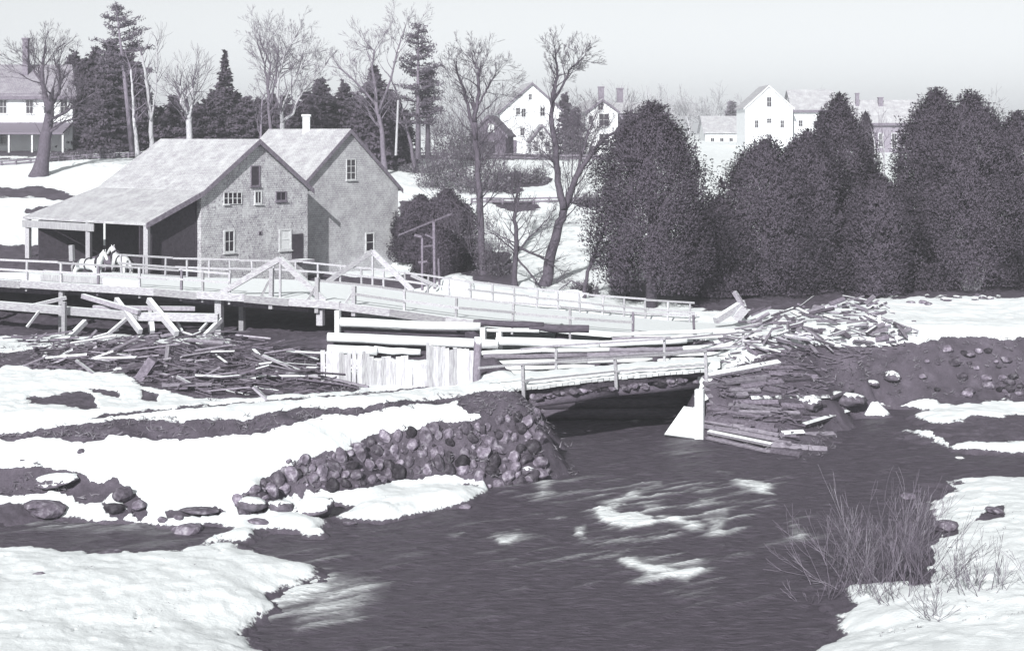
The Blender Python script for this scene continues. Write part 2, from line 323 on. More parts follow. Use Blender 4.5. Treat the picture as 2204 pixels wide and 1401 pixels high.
def inside(x, y, P):
    r = False; n = len(P)
    for i in range(n):
        (a, b), (c, d) = P[i], P[(i+1) % n]
        if (b > y) != (d > y) and x < (c-a)*(y-b)/(d-b)+a: r = not r
    return r
def sdist(px, py, poly):
    """signed distance to a polygon, positive inside (photograph pixels, used once to lay out ground cover)"""
    P = np.array(poly, float); d = np.full(px.shape, 1e9); ins = np.zeros(px.shape, bool)
    for i in range(len(P)):
        a = P[i]; b = P[(i+1) % len(P)]; e = b-a
        t = np.clip(((px-a[0])*e[0]+(py-a[1])*e[1])/(e@e+1e-9), 0, 1); d = np.minimum(d, np.hypot(px-a[0]-t*e[0], py-a[1]-t*e[1]))
        if a[1] != b[1]:
            c = (a[1] > py) != (b[1] > py); ins ^= c & (px < (b[0]-a[0])*(py-a[1])/(b[1]-a[1])+a[0])
    return np.where(ins, d, -d)
BARE_AND_SHADE = [ # bare earth and painted shade: (outline, nearest Y, farthest Y, raggedness)
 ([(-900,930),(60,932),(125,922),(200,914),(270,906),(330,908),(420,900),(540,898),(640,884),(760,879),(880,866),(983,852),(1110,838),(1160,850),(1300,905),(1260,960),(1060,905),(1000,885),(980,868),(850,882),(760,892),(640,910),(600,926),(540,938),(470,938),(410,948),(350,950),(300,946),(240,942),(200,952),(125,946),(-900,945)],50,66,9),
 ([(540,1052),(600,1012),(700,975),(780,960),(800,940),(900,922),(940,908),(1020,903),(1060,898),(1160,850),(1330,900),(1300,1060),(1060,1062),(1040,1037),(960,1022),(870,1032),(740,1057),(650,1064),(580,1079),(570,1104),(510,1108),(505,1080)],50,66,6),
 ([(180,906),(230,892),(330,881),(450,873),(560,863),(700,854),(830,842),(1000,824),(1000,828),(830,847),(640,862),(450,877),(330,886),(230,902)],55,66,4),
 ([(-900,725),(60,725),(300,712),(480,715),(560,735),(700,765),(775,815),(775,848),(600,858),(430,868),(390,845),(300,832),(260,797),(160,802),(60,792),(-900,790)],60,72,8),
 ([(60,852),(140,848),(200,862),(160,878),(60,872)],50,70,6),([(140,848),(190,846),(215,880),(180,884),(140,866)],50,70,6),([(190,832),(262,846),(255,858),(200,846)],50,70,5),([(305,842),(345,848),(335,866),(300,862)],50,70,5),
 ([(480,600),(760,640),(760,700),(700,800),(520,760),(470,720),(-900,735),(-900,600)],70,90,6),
 ([(500,680),(700,660),(695,790),(600,770),(500,730)],60,80,6),  # dark ground in the hollow below the bridge
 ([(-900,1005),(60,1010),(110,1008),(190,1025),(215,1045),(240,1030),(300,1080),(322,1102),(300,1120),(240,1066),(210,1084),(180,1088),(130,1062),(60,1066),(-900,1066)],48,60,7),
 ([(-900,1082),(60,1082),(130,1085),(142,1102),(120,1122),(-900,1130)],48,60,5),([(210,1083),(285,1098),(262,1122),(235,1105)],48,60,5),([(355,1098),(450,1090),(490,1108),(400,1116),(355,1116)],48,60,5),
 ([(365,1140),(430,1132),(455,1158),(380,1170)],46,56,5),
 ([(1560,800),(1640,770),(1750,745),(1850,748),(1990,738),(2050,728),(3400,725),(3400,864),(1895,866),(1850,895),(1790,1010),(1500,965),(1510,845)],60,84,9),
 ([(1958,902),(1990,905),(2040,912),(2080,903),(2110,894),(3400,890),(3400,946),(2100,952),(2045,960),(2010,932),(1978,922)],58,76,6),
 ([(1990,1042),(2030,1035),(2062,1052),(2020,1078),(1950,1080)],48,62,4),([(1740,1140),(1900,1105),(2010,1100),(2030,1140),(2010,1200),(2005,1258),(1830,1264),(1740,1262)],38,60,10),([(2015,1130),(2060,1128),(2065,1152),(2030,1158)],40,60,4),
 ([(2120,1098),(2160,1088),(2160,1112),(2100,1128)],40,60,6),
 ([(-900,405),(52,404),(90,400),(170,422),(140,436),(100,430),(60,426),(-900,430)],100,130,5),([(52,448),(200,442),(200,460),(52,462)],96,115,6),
 ([(1075,378),(1110,370),(1190,386),(1178,402),(1120,404),(1060,398)],100,150,4),([(1020,395),(1130,408),(1120,418),(1020,412)],100,150,5),([(1050,432),(1150,434),(1168,450),(1112,460),(1075,450)],95,140,4),([(1230,430),(1290,428),(1295,445),(1240,448)],95,140,5),  # tree-shadow streaks painted on the hillside snow
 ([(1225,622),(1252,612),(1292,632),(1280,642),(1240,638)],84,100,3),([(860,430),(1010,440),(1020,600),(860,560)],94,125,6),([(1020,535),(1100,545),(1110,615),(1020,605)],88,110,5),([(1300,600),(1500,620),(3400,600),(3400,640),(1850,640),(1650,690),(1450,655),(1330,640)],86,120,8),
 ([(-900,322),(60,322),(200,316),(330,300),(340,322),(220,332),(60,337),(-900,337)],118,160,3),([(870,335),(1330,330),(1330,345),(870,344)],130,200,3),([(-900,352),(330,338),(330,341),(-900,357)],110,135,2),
 ([(-900,520),(330,530),(430,480),(870,500),(930,560),(960,600),(860,640),(-900,640)],84,100,5),  # bare ground, painted dark for the shade between bridge and mills
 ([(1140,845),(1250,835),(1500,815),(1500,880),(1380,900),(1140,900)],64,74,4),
 ([(700,690),(1000,700),(1290,706),(1440,722),(1540,738),(1530,790),(1300,800),(1110,816),(1032,832),(1020,780),(700,770)],64.6,75.5,4),([(1020,760),(1300,745),(1500,740),(1480,760),(1150,775),(1020,785)],64,76,7),  # dark backing painted in for the gaps between the crib logs
]
cols = np.concatenate([np.linspace(-9000, -1000, 22)[:-1], np.linspace(-1000, -400, 40)[:-1], np.arange(-400, -40, 12), np.arange(-40, 2250, 4.4), np.arange(2250, 2600, 12), np.linspace(2600, 3600, 60)[:-1], np.linspace(3600, 11200, 26)])
rows = np.concatenate([np.linspace(1, 36, 24)[:-1], np.arange(36, 50, .15), np.arange(50, 75, .135), np.arange(75, 90, .2), np.arange(90, 130, .4), np.arange(130, 260, 1.5), np.geomspace(260, 3000, 40)])
PX, YY = np.meshgrid(cols, rows); XX = (PX-CX)*YY/F
ZZ = raw_ground(XX, YY)+rough(XX, YY)
_LK.update(c=cols, r=rows, z=ZZ.copy())
PY = HZ+(H-ZZ)*F/YY
jx = 9*fbm(XX*1.1, YY*1.6, 4); jy = 6*fbm(XX*1.1+90, YY*1.6+31, 4)
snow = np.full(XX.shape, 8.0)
for poly, y0, y1, rag in BARE_AND_SHADE:
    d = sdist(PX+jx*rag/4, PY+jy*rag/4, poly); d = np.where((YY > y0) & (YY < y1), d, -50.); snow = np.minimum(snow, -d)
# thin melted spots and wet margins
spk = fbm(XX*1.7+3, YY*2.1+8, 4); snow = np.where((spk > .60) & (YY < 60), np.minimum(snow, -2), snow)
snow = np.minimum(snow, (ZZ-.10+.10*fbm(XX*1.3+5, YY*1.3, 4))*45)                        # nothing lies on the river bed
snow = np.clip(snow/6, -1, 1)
ZZ = ZZ+.07*np.clip(snow*4, 0, 1)+.025*fbm(XX*3.1+7, YY*3.1, 2)*(YY < 70)+np.where(snow < 0, .09*fbm(XX*4, YY*4, 3), 0)*(YY < 110)
nr, nc = XX.shape
idx = np.arange(nr*nc).reshape(nr, nc)
quads = np.stack([idx[:-1, :-1], idx[:-1, 1:], idx[1:, 1:], idx[1:, :-1]], -1).reshape(-1, 4)
me = np_mesh('ground', np.stack([XX, YY, ZZ], -1).reshape(-1, 3), [quads])
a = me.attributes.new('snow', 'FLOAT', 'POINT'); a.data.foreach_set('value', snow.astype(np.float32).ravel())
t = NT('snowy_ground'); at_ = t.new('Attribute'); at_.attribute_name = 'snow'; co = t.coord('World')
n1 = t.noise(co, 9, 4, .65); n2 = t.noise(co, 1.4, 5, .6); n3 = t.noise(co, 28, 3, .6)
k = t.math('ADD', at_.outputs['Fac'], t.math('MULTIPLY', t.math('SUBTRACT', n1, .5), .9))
dirt_and_shade = t.ramp(t.math('ADD', t.math('MULTIPLY', n2, .5), t.math('MULTIPLY', n3, .5)), [(.35, .045), (.56, .085), (.70, .15), (.84, .32)])
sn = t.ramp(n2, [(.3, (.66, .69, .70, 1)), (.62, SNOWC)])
t.col(t.mix(t.sstep(k, -.12, .12), dirt_and_shade, sn)); t.bump(t.math('ADD', n1, t.math('MULTIPLY', n2, .6)), .42, .07)
gr = obj('ground', me, t.m, None, True); tag(gr, 'patchy snow, bare earth and painted shade of the river banks and hillside', kind='structure')

# ---------------------------------------------------------------- river
wx = np.arange(-80, 2330, 6.5); wy = np.concatenate([np.linspace(20, 36, 12)[:-1], np.arange(36, 76, .13)])
WX, WY = np.meshgrid(wx, wy); X = (WX-CX)*WY/F; Wpy = HZ+H*F/WY
flow = np.stack([X*.35+WY*.10, WY*.9-X*.2], -1)
Z = .035*fbm(X*.8, WY*1.5, 4)+.02*fbm(X*3, WY*4+7, 3)
fx = WX+16*fbm(X*.9, WY*1.3, 3); fy = Wpy+12*fbm(X*.9+20, WY*1.3, 3)
FOAM = [([(1283,1092),(1310,1096),(1345,1112),(1375,1108),(1400,1112),(1398,1128),(1345,1134),(1305,1122)],1.15,9),([(1290,1085),(1330,1070),(1380,1050),(1420,1042),(1390,1056),(1345,1080),(1320,1096)],.6,10),
 ([(1410,1115),(1450,1118),(1500,1130),(1520,1136),(1490,1140),(1440,1126)],.75,9),([(1520,1115),(1560,1110),(1555,1145),(1528,1150)],.55,16),([(1380,1085),(1430,1082),(1420,1100),(1385,1105)],.4,16),
 ([(1338,1205),(1365,1205),(1400,1226),(1450,1228),(1490,1224),(1505,1232),(1480,1246),(1440,1238),(1390,1238),(1350,1220)],1.0,11),([(1360,1205),(1500,1210),(1520,1218),(1490,1228),(1400,1225)],.4,20),
 ([(1570,1034),(1620,1038),(1675,1066),(1650,1066),(1600,1048)],.8,8),([(1240,1136),(1265,1134),(1262,1150),(1248,1150)],.7,9),([(1300,880),(1380,905),(1375,910),(1300,887)],.4,5),([(1540,1018),(1580,1018),(1560,1024)],.4,8),
 ([(640,1225),(720,1240),(700,1280),(640,1300),(560,1330),(600,1290)],.8,28),([(700,1240),(820,1260),(760,1330),(640,1340)],.45,40),([(60,1128),(300,1130),(420,1140),(300,1150),(100,1142)],.3,22),([(1070,1158),(1110,1156),(1100,1166),(1078,1168)],.6,8),([(960,1145),(1000,1142),(985,1150)],.45,7),
 ([(1150,1035),(1180,1030),(1190,1060),(1160,1070)],.35,18),([(1700,1130),(1740,1140),(1730,1160),(1705,1150)],.4,12),([(1120,905),(1160,900),(1165,960),(1125,1000)],.25,20)]
ca, sa = math.cos(.62), math.sin(.62); u_ = X*ca+WY*sa; v_ = -X*sa+WY*ca            # current runs obliquely toward the near left
streak = np.clip(.5+fbm(u_*.55, v_*3.4, 5), 0, 1); fine = np.clip(.5+fbm(u_*1.6, v_*9, 3), 0, 1)
foam = np.zeros(X.shape)
for poly, amp, soft in FOAM:
    d = sdist(fx, fy, poly); foam = np.maximum(foam, amp*(np.clip(.62+d/(soft*1.5), 0, 1)**1.3*(.55+.75*fine)+.34*np.clip(1+d/(soft*6), 0, 1)**2*streak))
lane = np.clip(1-np.abs(Wpy-(1120+(WX-1400)*.0))/190, 0, 1)*np.clip(1-np.abs(WX-1400)/420, 0, 1)
foam = foam*.92+lane*np.clip(streak-.46, 0, 1)*.95+np.clip(streak-.66, 0, 1)*.5
Z = .05*fbm(X*.8, WY*1.5, 4)+.05*(streak-.5)+.02*fbm(X*3, WY*4+7, 3)+.10*np.clip(foam, 0, 1)
idx = np.arange(X.size).reshape(X.shape); quads = np.stack([idx[:-1, :-1], idx[:-1, 1:], idx[1:, 1:], idx[1:, :-1]], -1).reshape(-1, 4)
me = np_mesh('water', np.stack([X, WY, Z], -1).reshape(-1, 3), [quads])
a = me.attributes.new('foam', 'FLOAT', 'POINT'); a.data.foreach_set('value', np.clip(foam, 0, 1.2).astype(np.float32).ravel())
t = NT('river_water'); at_ = t.new('Attribute'); at_.attribute_name = 'foam'; co = t.coord('World', (.7, 2.6, 1), (0, 0, -.62))
n1 = t.noise(co, 2.5, 5, .6); n2 = t.noise(co, 9, 4, .6)
base = t.ramp(n1, [(.30, .042), (.52, .068), (.68, .10), (.80, .15)])
t.col(t.mix(t.sstep(t.math('ADD', at_.outputs['Fac'], t.math('MULTIPLY', t.math('SUBTRACT', n2, .5), .30)), .08, 1.05), base, SNOWC))
t.bump(t.math('ADD', n1, t.math('MULTIPLY', n2, .5)), .8, .12); t.p.inputs['Roughness'].default_value = .45; t.p.inputs['Specular IOR Level'].default_value = .12
tag(obj('water', me, t.m, None, True), 'dark river water with white rapids below the footbridge', kind='structure')

# ---------------------------------------------------------------- buildings
def uv_planar(me):
    uv = me.uv_layers.new(name='UVMap')
    for p in me.polygons:
        n = p.normal; tg = Vector((-n.y, n.x, 0))
        tg = tg.normalized() if tg.length > .05 else Vector((1, 0, 0)); bt = n.cross(tg)
        for li in p.loop_indices:
            v = me.vertices[me.loops[li].vertex_index].co; uv.data[li].uv = (v.dot(tg)+50, v.dot(bt)+50)
class Frame:
    """building frame: O corner, t along the gable to the right, r back along the ridge"""
    def __init__(s, O, t, r): s.O = Vector(O); s.t = Vector((t[0], t[1], 0)).normalized(); s.r = Vector((r[0], r[1], 0)).normalized(); s.n = -s.r
    def p(s, u, v, z): q = s.O+s.t*u+s.r*v; return Vector((q.x, q.y, z))
    def front(s, px, py):            # sight line -> (u, z) on the gable plane v=0
        d = Vector(((px-CX)/F, 1, -(py-HZ)/F)); c = Vector((0, 0, H)); k = (s.O-c).dot(s.n)/d.dot(s.n); q = c+d*k; return (q-s.O).dot(s.t), q.z
def window(root, fr, u0, u1, z0, z1, axis='u', face=0.0, cols=2, rows=2, frame='trim_lt', pane='glass', fw=.07, sill=True, proud=.05):
    """framed window on the gable (axis u, v=face) or a side wall (axis v, u=face)"""
    def pt(a, z, out): return fr.p(a, face-out, z) if axis == 'u' else fr.p(face+out, a, z)
    m = MB()
    def bar(a0, a1, b0, b1, o0, o1): m.hexa([pt(a0, b0, o0), pt(a1, b0, o0), pt(a1, b0, o1), pt(a0, b0, o1), pt(a0, b1, o0), pt(a1, b1, o0), pt(a1, b1, o1), pt(a0, b1, o1)])
    bar(u0-fw, u0, z0-fw, z1+fw, -.02, proud); bar(u1, u1+fw, z0-fw, z1+fw, -.02, proud); bar(u0, u1, z1, z1+fw, -.02, proud-.003); bar(u0, u1, z0-fw, z0, -.02, proud-.003)
    w = part('window', m, M[frame], root)
    m2 = MB()
    def bar2(a0, a1, b0, b1, o0, o1): m2.hexa([pt(a0, b0, o0), pt(a1, b0, o0), pt(a1, b0, o1), pt(a0, b0, o1), pt(a0, b1, o0), pt(a1, b1, o0), pt(a1, b1, o1), pt(a0, b1, o1)])
    bar2(u0, u1, z0, z1, -.01, .012); part('pane', m2, M[pane], w)
    if cols > 1 or rows > 1:
        m = MB()
        for i in range(1, cols): a = lerp(u0, u1, i/cols); bar(a-.018, a+.018, z0, z1, .014, .035)
        for j in range(1, rows): b = lerp(z0, z1, j/rows); bar(u0, u1, b-.018, b+.018, .014, .032)
        part('muntin', m, M[frame], w)
    if sill:
        m = MB(); bar(u0-fw-.05, u1+fw+.05, z0-fw-.06, z0-fw-.002, -.02, proud+.07); part('sill', m, M[frame], w)
    return w
def gable_block(root, fr, w, L, zb, ze, zr, wall, roof, over=.25, th=.12, rake=None, uv=True, part_wall='wall'):
    m = MB(); P = fr.p
    pf = [P(0, 0, zb), P(w, 0, zb), P(w, 0, ze), P(w/2, 0, zr), P(0, 0, ze)]; pb = [P(0, L, zb), P(w, L, zb), P(w, L, ze), P(w/2, L, zr), P(0, L, ze)]
    m.add(pf+pb, [(0, 1, 2, 3, 4), (9, 8, 7, 6, 5), (0, 4, 9, 5), (1, 6, 7, 2)]); wo = part(part_wall, m, M[wall], root)
    if uv: uv_planar(wo.data)
    sl = (zr-ze)/(w/2); rf = None
    for sgn in (-1, 1):
        ue = -over if sgn < 0 else w+over; zo = ze-sl*over; m = MB()
        q = [P(w/2, -over, zr+.02), P(ue, -over, zo+.02), P(ue, L+over, zo+.02), P(w/2, L+over, zr+.02)]
        m.slab(q, (0, 0, 1), th); rf = part('roof', m, M[roof], root)
        if uv: uv_planar(rf.data)
        if rake:
            m = MB(); m.slab([P(w/2, -over-.03, zr-.12), P(ue, -over-.03, zo-.12), P(ue, -over-.03, zo+.145), P(w/2, -over-.03, zr+.145)], fr.r, .035); part('rake_board', m, M[rake], rf)
    return wo
def chimney(root, c, w, z0, z1, mat, d=None):
    m = MB(); d = d or w; x, y = c; m.box((x-w/2, y-d/2, z0), (x+w/2, y+d/2, z1)); o = part('chimney', m, M[mat], root)
    m = MB(); m.box((x-w/2-.06, y-d/2-.06, z1), (x+w/2+.06, y+d/2+.06, z1+.14)); part('cap', m, M[mat], o); return o
TT = (.643, .766); RR = (-.766, .643)
# --- box mill with the long lean-to roof
F1 = Frame((-16.91, 91, 0), TT, RR); W1 = 7.86; ZB = 3.3; ze1, zr1 = 8.87, 11.62
mill = thing('box_mill', 'shingled box mill with long snowy lean-to roof and lit gable', 'mill', F1.p(0, 0, ZB))
P1 = F1.p
m = MB(); m.add([P1(0, 0, ZB), P1(W1, 0, ZB), P1(W1, 0, ze1), P1(W1/2, 0, zr1), P1(0, 0, ze1)]+[P1(0, 8.4, ZB), P1(W1, 8.4, ZB), P1(W1, 8.4, ze1), P1(W1/2, 8.4, zr1), P1(0, 8.4, ze1)],
      [(0, 1, 2, 3, 4), (9, 8, 7, 6, 5), (0, 4, 9, 5), (1, 6, 7, 2)]); uv_planar(part('wall', m, M['sh1'], mill).data)
o1 = .32; s1 = (zr1-ze1)/(W1/2)
ZK, ZE = ze1+.0, 7.22; UL = -3.95
m = MB(); m.slab([P1(W1/2, -o1, zr1), P1(-.1, -o1, ZK-.05), P1(-.1, 9.2, ZK-.05), P1(W1/2, 8.5, zr1)], (0, 0, 1), .13); ra = part('roof', m, M['roof'], mill); uv_planar(ra.data)
m = MB(); m.slab([P1(-.1, -o1, ZK-.045), P1(UL, -o1, ZE), P1(UL, 10.9, ZE), P1(-.1, 9.2, ZK-.045)], (0, 0, 1), .125); rb = part('lean_to_roof', m, M['roof'], mill); uv_planar(rb.data)
m = MB(); m.slab([P1(W1/2, -o1, zr1), P1(W1+.22, -o1, ze1-s1*.22), P1(W1+.22, 8.5, ze1-s1*.22), P1(W1/2, 8.5, zr1)], (0, 0, 1), .128); rc = part('roof', m, M['roof'], mill); uv_planar(rc.data)
for a, b, ro in (((W1/2, zr1), (W1+.22, ze1-s1*.22), rc), ((W1/2, zr1), (-.1, ZK-.05), ra), ((-.1, ZK-.05), (UL, ZE), rb)):
    m = MB(); m.slab([P1(a[0], -o1-.04, a[1]-.16), P1(b[0], -o1-.04, b[1]-.16), P1(b[0], -o1-.04, b[1]+.135), P1(a[0], -o1-.04, a[1]+.135)], F1.r, .04); part('rake_board', m, M['trim'], ro)
def w1(x0, x1, y0, y1, **k):
    u0, za = F1.front(x0, y1); u1, zb = F1.front(x1, y0); return window(mill, F1, u0, u1, za, zb, **k)
w1(541, 557, 359, 399, cols=1, rows=1, pane='interior', frame='trim'); 
for i in range(4): w1(482+9.6*i, 490.2+9.6*i, 415, 439, cols=1, rows=2, fw=.03, frame='trim_lt', sill=(i == 0))
w1(549.5, 561, 413, 437, cols=2, rows=1, frame='trim_lt'); w1(595, 614, 414, 431, cols=2, rows=1, frame='trim')
w1(484, 502, 498, 541, cols=2, rows=2, frame='trim_lt', fw=.1); w1(557, 562, 499, 505, cols=1, rows=1, frame='trim', fw=.02, sill=False)
w1(603, 624, 496, 536, cols=1, rows=2, pane='blind', frame='trim_lt', fw=.1)
m = MB(); u0, za = F1.front(628, 562); u1, zb = F1.front(654, 536); m.hexa([P1(u0, -.9, za), P1(u1, -.9, za), P1(u1, -.02, za), P1(u0, -.02, za), P1(u0, -.9, za+.1), P1(u1, -.9, za+.1), P1(u1, -.02, za+.1), P1(u0, -.02, za+.1)])
part('loading_platform', m, M['wood_lt'], mill)
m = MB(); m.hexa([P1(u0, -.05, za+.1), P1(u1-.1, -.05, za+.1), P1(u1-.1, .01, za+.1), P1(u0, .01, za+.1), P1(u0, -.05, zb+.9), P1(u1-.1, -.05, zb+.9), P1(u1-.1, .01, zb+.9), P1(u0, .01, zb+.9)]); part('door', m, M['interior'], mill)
# lean-to: walls painted dark for the shaded inside, posts, header board
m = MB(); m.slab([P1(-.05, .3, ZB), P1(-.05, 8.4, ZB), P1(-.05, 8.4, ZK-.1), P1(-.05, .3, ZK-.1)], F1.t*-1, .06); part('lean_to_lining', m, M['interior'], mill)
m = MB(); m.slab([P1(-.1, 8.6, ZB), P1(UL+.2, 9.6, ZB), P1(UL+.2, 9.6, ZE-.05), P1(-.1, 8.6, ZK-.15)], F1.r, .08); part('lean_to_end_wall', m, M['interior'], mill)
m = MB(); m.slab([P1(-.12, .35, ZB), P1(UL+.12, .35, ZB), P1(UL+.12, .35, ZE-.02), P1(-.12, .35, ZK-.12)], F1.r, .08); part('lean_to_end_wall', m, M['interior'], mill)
for v in (-.15, 4.9, 10.6):
    m = MB(); m.beam(P1(UL+.18, v, ZB-.3), P1(UL+.18, v, ZE), .26, .26); part('post', m, M['rail'], mill)
m = MB(); m.slab([P1(UL+.02, 4.2, ZE-.47), P1(UL+.02, 10.9, ZE-.47), P1(UL+.02, 10.9, ZE-.06), P1(UL+.02, 4.2, ZE-.06)], F1.t*-1, .05); part('header_board', m, M['plank'], mill)
# --- grist mill
F2 = Frame(P1(0, 1.5, 0)+F1.t*8.29, TT, RR); W2 = 8.68; ze2, zr2 = 8.62, 12.2
mill2 = thing('grist_mill', 'tall shingled grist mill with pale chimney, half shaded by its neighbour', 'mill', F2.p(0, 0, ZB-.4))
gable_block(mill2, F2, W2, 7.0, ZB-.5, ze2, zr2, 'sh2', 'roof', over=.22, th=.13, rake='trim')
def w2(x0, x1, y0, y1, **k):
    u0, za = F2.front(x0, y1); u1, zb = F2.front(x1, y0); return window(mill2, F2, u0, u1, za, zb, **k)
w2(746, 764, 344, 386, cols=2, rows=3, frame='trim_lt', fw=.05); w2(788, 803, 503, 540, cols=1, rows=2, frame='trim_lt', fw=.09)
c = F2.p(W2/2-.1, 3.6, 0); chimney(mill2, (c.x, c.y), .44, zr2-.5, 12+38*105/F, 'brick_lt')
# --- far houses
def house(name, label, px0, px1, Y, py_base, py_eave, py_peak, L, wall, roof, turn=0.0, over=.3, rake='trim', cat='house', peak_px=None):
    w = (px1-px0)*Y/F/math.cos(turn); x = (px0-CX)*Y/F; t_ = (math.cos(turn), math.sin(turn)); r_ = (-math.sin(turn), math.cos(turn))
    zb = H-(py_base-HZ)*Y/F; ze = H-(py_eave-HZ)*Y/F; zr = H-(py_peak-HZ)*Y/F
    fr = Frame((x, Y, 0), t_, r_); root = thing(name, label, cat, (x, Y, zb))
    gable_block(root, fr, w, L, zb-.8, ze, zr, wall, roof, over=over, th=.15, rake=rake, uv=('roof' in roof)); fr.w = w; fr.zb = zb; fr.ze = ze; fr.zr = zr
    return root, fr
def hw(root, fr, x0, x1, y0, y1, **k):
    u0, za = fr.front(x0, y1); u1, zb = fr.front(x1, y0); k.setdefault('fw', .09); return window(root, fr, u0, u1, za, zb, **k)
h, fr = house('white_house', 'tall white gabled house with dark rake on the hill', 1077, 1213, 190, 340, 240, 180, 11, 'white_wall', 'roof', .10, .35)
for q in ((1111, 1119, 233, 247), (1123, 1131, 235, 252), (1163, 1172, 233, 250), (1138, 1144, 203, 215), (1120, 1128, 276, 292), (1094, 1102, 280, 296)): hw(h, fr, *q, frame='trim_lt')
m = MB(); u, z = fr.front(1102, 340); d0 = fr.p(u, -.06, z); m.box((d0.x-.5, d0.y-.05, z-.3), (d0.x+.5, d0.y+.05, z+2.0)); part('door', m, M['dk_wall'], h)
h, fr = house('white_porch_ell', 'small white gabled ell in front of the tall white house', 1143, 1190, 182, 340, 300, 270, 5, 'white_wall', 'roof', .05, .25)
hw(h, fr, 1160, 1168, 284, 293, cols=1, rows=1); hw(h, fr, 1150, 1157, 306, 326); hw(h, fr, 1174, 1181, 306, 326)
h, fr = house('grey_barn', 'small grey barn with steep gable beside the tall white house', 1012, 1088, 165, 338, 291, 252, 8, 'dk_wall', 'roof_dk', -.1, .25, cat='barn')
hw(h, fr, 1052, 1062, 268, 282, cols=1, rows=1, pane='blind'); hw(h, fr, 1040, 1066, 305, 336, cols=1, rows=1, pane='interior', frame='trim', sill=False)
h, fr = house('chimney_house', 'white gabled house with brick chimney above arched window', 1264, 1330, 180, 336, 240, 216, 12, 'white_wall', 'roof', .12, .25)
for q in ((1288, 1298, 220, 237), (1290, 1310, 246, 271), (1290, 1310, 289, 314), (1268, 1276, 250, 268)): hw(h, fr, *q)
c = fr.p(fr.w/2, .9, 0); chimney(h, (c.x, c.y), .62, fr.zr-.3, H+(HZ-189)*180/F, 'brick'); c = fr.p(fr.w/2+3.4, 8, 0); chimney(h, (c.x, c.y), .7, fr.zr-1.5, H+(HZ-193)*189/F, 'brick')
m = MB(); m.slab([fr.p(fr.w, 2, fr.zb-.5), fr.p(fr.w+5, 2, fr.zb-.5), fr.p(fr.w+5, 2, fr.ze-.2), fr.p(fr.w, 2, fr.ze-.2)], fr.r, 6); part('wing_wall', m, M['grey_wall'], h)
m = MB(); m.slab([fr.p(fr.w-1, 1.7, fr.ze-.2), fr.p(fr.w+5.2, 1.7, fr.ze-.2), fr.p(fr.w+5.2, 5, fr.zr-.3), fr.p(fr.w-1, 5, fr.zr-.3)], (0, 0, 1), .15); uv_planar(part('wing_roof', m, M['roof'], h).data)
# porch of the chimney house
m = MB(); a, b = fr.p(-2.2, .5, 0), fr.p(0, .5, 0); pr = thing('dark_porch', 'dark open porch left of the chimney house', 'porch', (a.x, a.y, fr.zb))
m.box((a.x, a.y, fr.zb-.5), (b.x-.1, b.y+2, fr.zb+2.0)); part('back_wall', m, M['dk_wall'], pr)
m = MB(); m.slab([(a.x-.3, a.y-1.2, fr.zb+2.0), (b.x-.05, b.y-1.2, fr.zb+2.0), (b.x-.05, b.y+1.5, fr.zb+3.0), (a.x-.3, a.y+1.5, fr.zb+3.0)], (0, 0, 1), .14); uv_planar(part('roof', m, M['roof'], pr).data)
for k in range(4): x = lerp(a.x-.2, b.x-.2, k/3); m = MB(); m.beam((x, a.y-1.1, fr.zb-.5), (x, a.y-1.1, fr.zb+2.02), .14, .14); part('post', m, M['trim_lt'], pr)
# side-on buildings: front wall under one visible roof slope
def side_house(name, label, px0, px1, Y, py_base, py_eave, py_ridge, wall, wins, cat='house', eave=True, depth=8):
    w = (px1-px0)*Y/F; x = (px0-CX)*Y/F; zb = H-(py_base-HZ)*Y/F; ze = H-(py_eave-HZ)*Y/F; zr = H-(py_ridge-HZ)*(Y+depth/2)/F; fr = Frame((x, Y, 0), (1, 0), (0, 1)); root = thing(name, label, cat, (x, Y, zb)); P = fr.p
    m = MB(); m.add([P(0, 0, zb-.8), P(w, 0, zb-.8), P(w, 0, ze), P(0, 0, ze), P(0, depth, zb-.8), P(w, depth, zb-.8), P(w, depth, ze), P(0, depth, ze), P(0, depth/2, zr-.05), P(w, depth/2, zr-.05)], [(0, 1, 2, 3), (5, 4, 7, 6), (0, 3, 8, 7, 4), (1, 5, 6, 9, 2)]); part('wall', m, M[wall], root)
    for s in (0, 1):
        m = MB(); v0 = -.4 if s == 0 else depth+.4; m.slab([P(-.35, v0, ze-.1), P(w+.35, v0, ze-.1), P(w+.35, depth/2, zr), P(-.35, depth/2, zr)], (0, 0, 1), .15); uv_planar(part('roof', m, M['roof'], root).data)
    if eave: m = MB(); m.beam(P(-.35, -.42, ze-.12), P(w+.35, -.42, ze-.12), .12, .34); part('dark_eave_board', m, M['trim'], root)  # dark board paints the shadow line under the eave
    for q in wins: hw(root, fr, *q, frame='trim_lt')
    fr.ze = ze; fr.zr = zr; return root, fr
side_house('pale_house', 'pale low house side-on among bare far trees', 1518, 1604, 255, 348, 286, 252, 'pale_wall', ((1530, 1537, 298, 312), (1550, 1557, 298, 312), (1570, 1577, 298, 312), (1590, 1597, 298, 312)), eave=False)
h, fr = house('tall_white_hall', 'tall white gabled hall rising above the cedars', 1604, 1706, 230, 345, 232, 186, 9, 'white_wall', 'roof', .0, .25, rake='trim_lt', cat='hall')
for q in ((1651, 1660, 210, 230), (1651, 1660, 256, 265), (1651, 1660, 290, 314), (1625, 1632, 260, 275), (1680, 1687, 260, 275)): hw(h, fr, *q, frame='trim_lt')
side_house('white_hall_wing', 'white wing with dark painted eave shadow right of the tall white hall', 1708, 1800, 233, 345, 238, 196, 'white_wall', ((1719, 1727, 260, 272), (1751, 1759, 262, 274), (1737, 1743, 292, 304), (1775, 1782, 262, 274)), cat='hall')
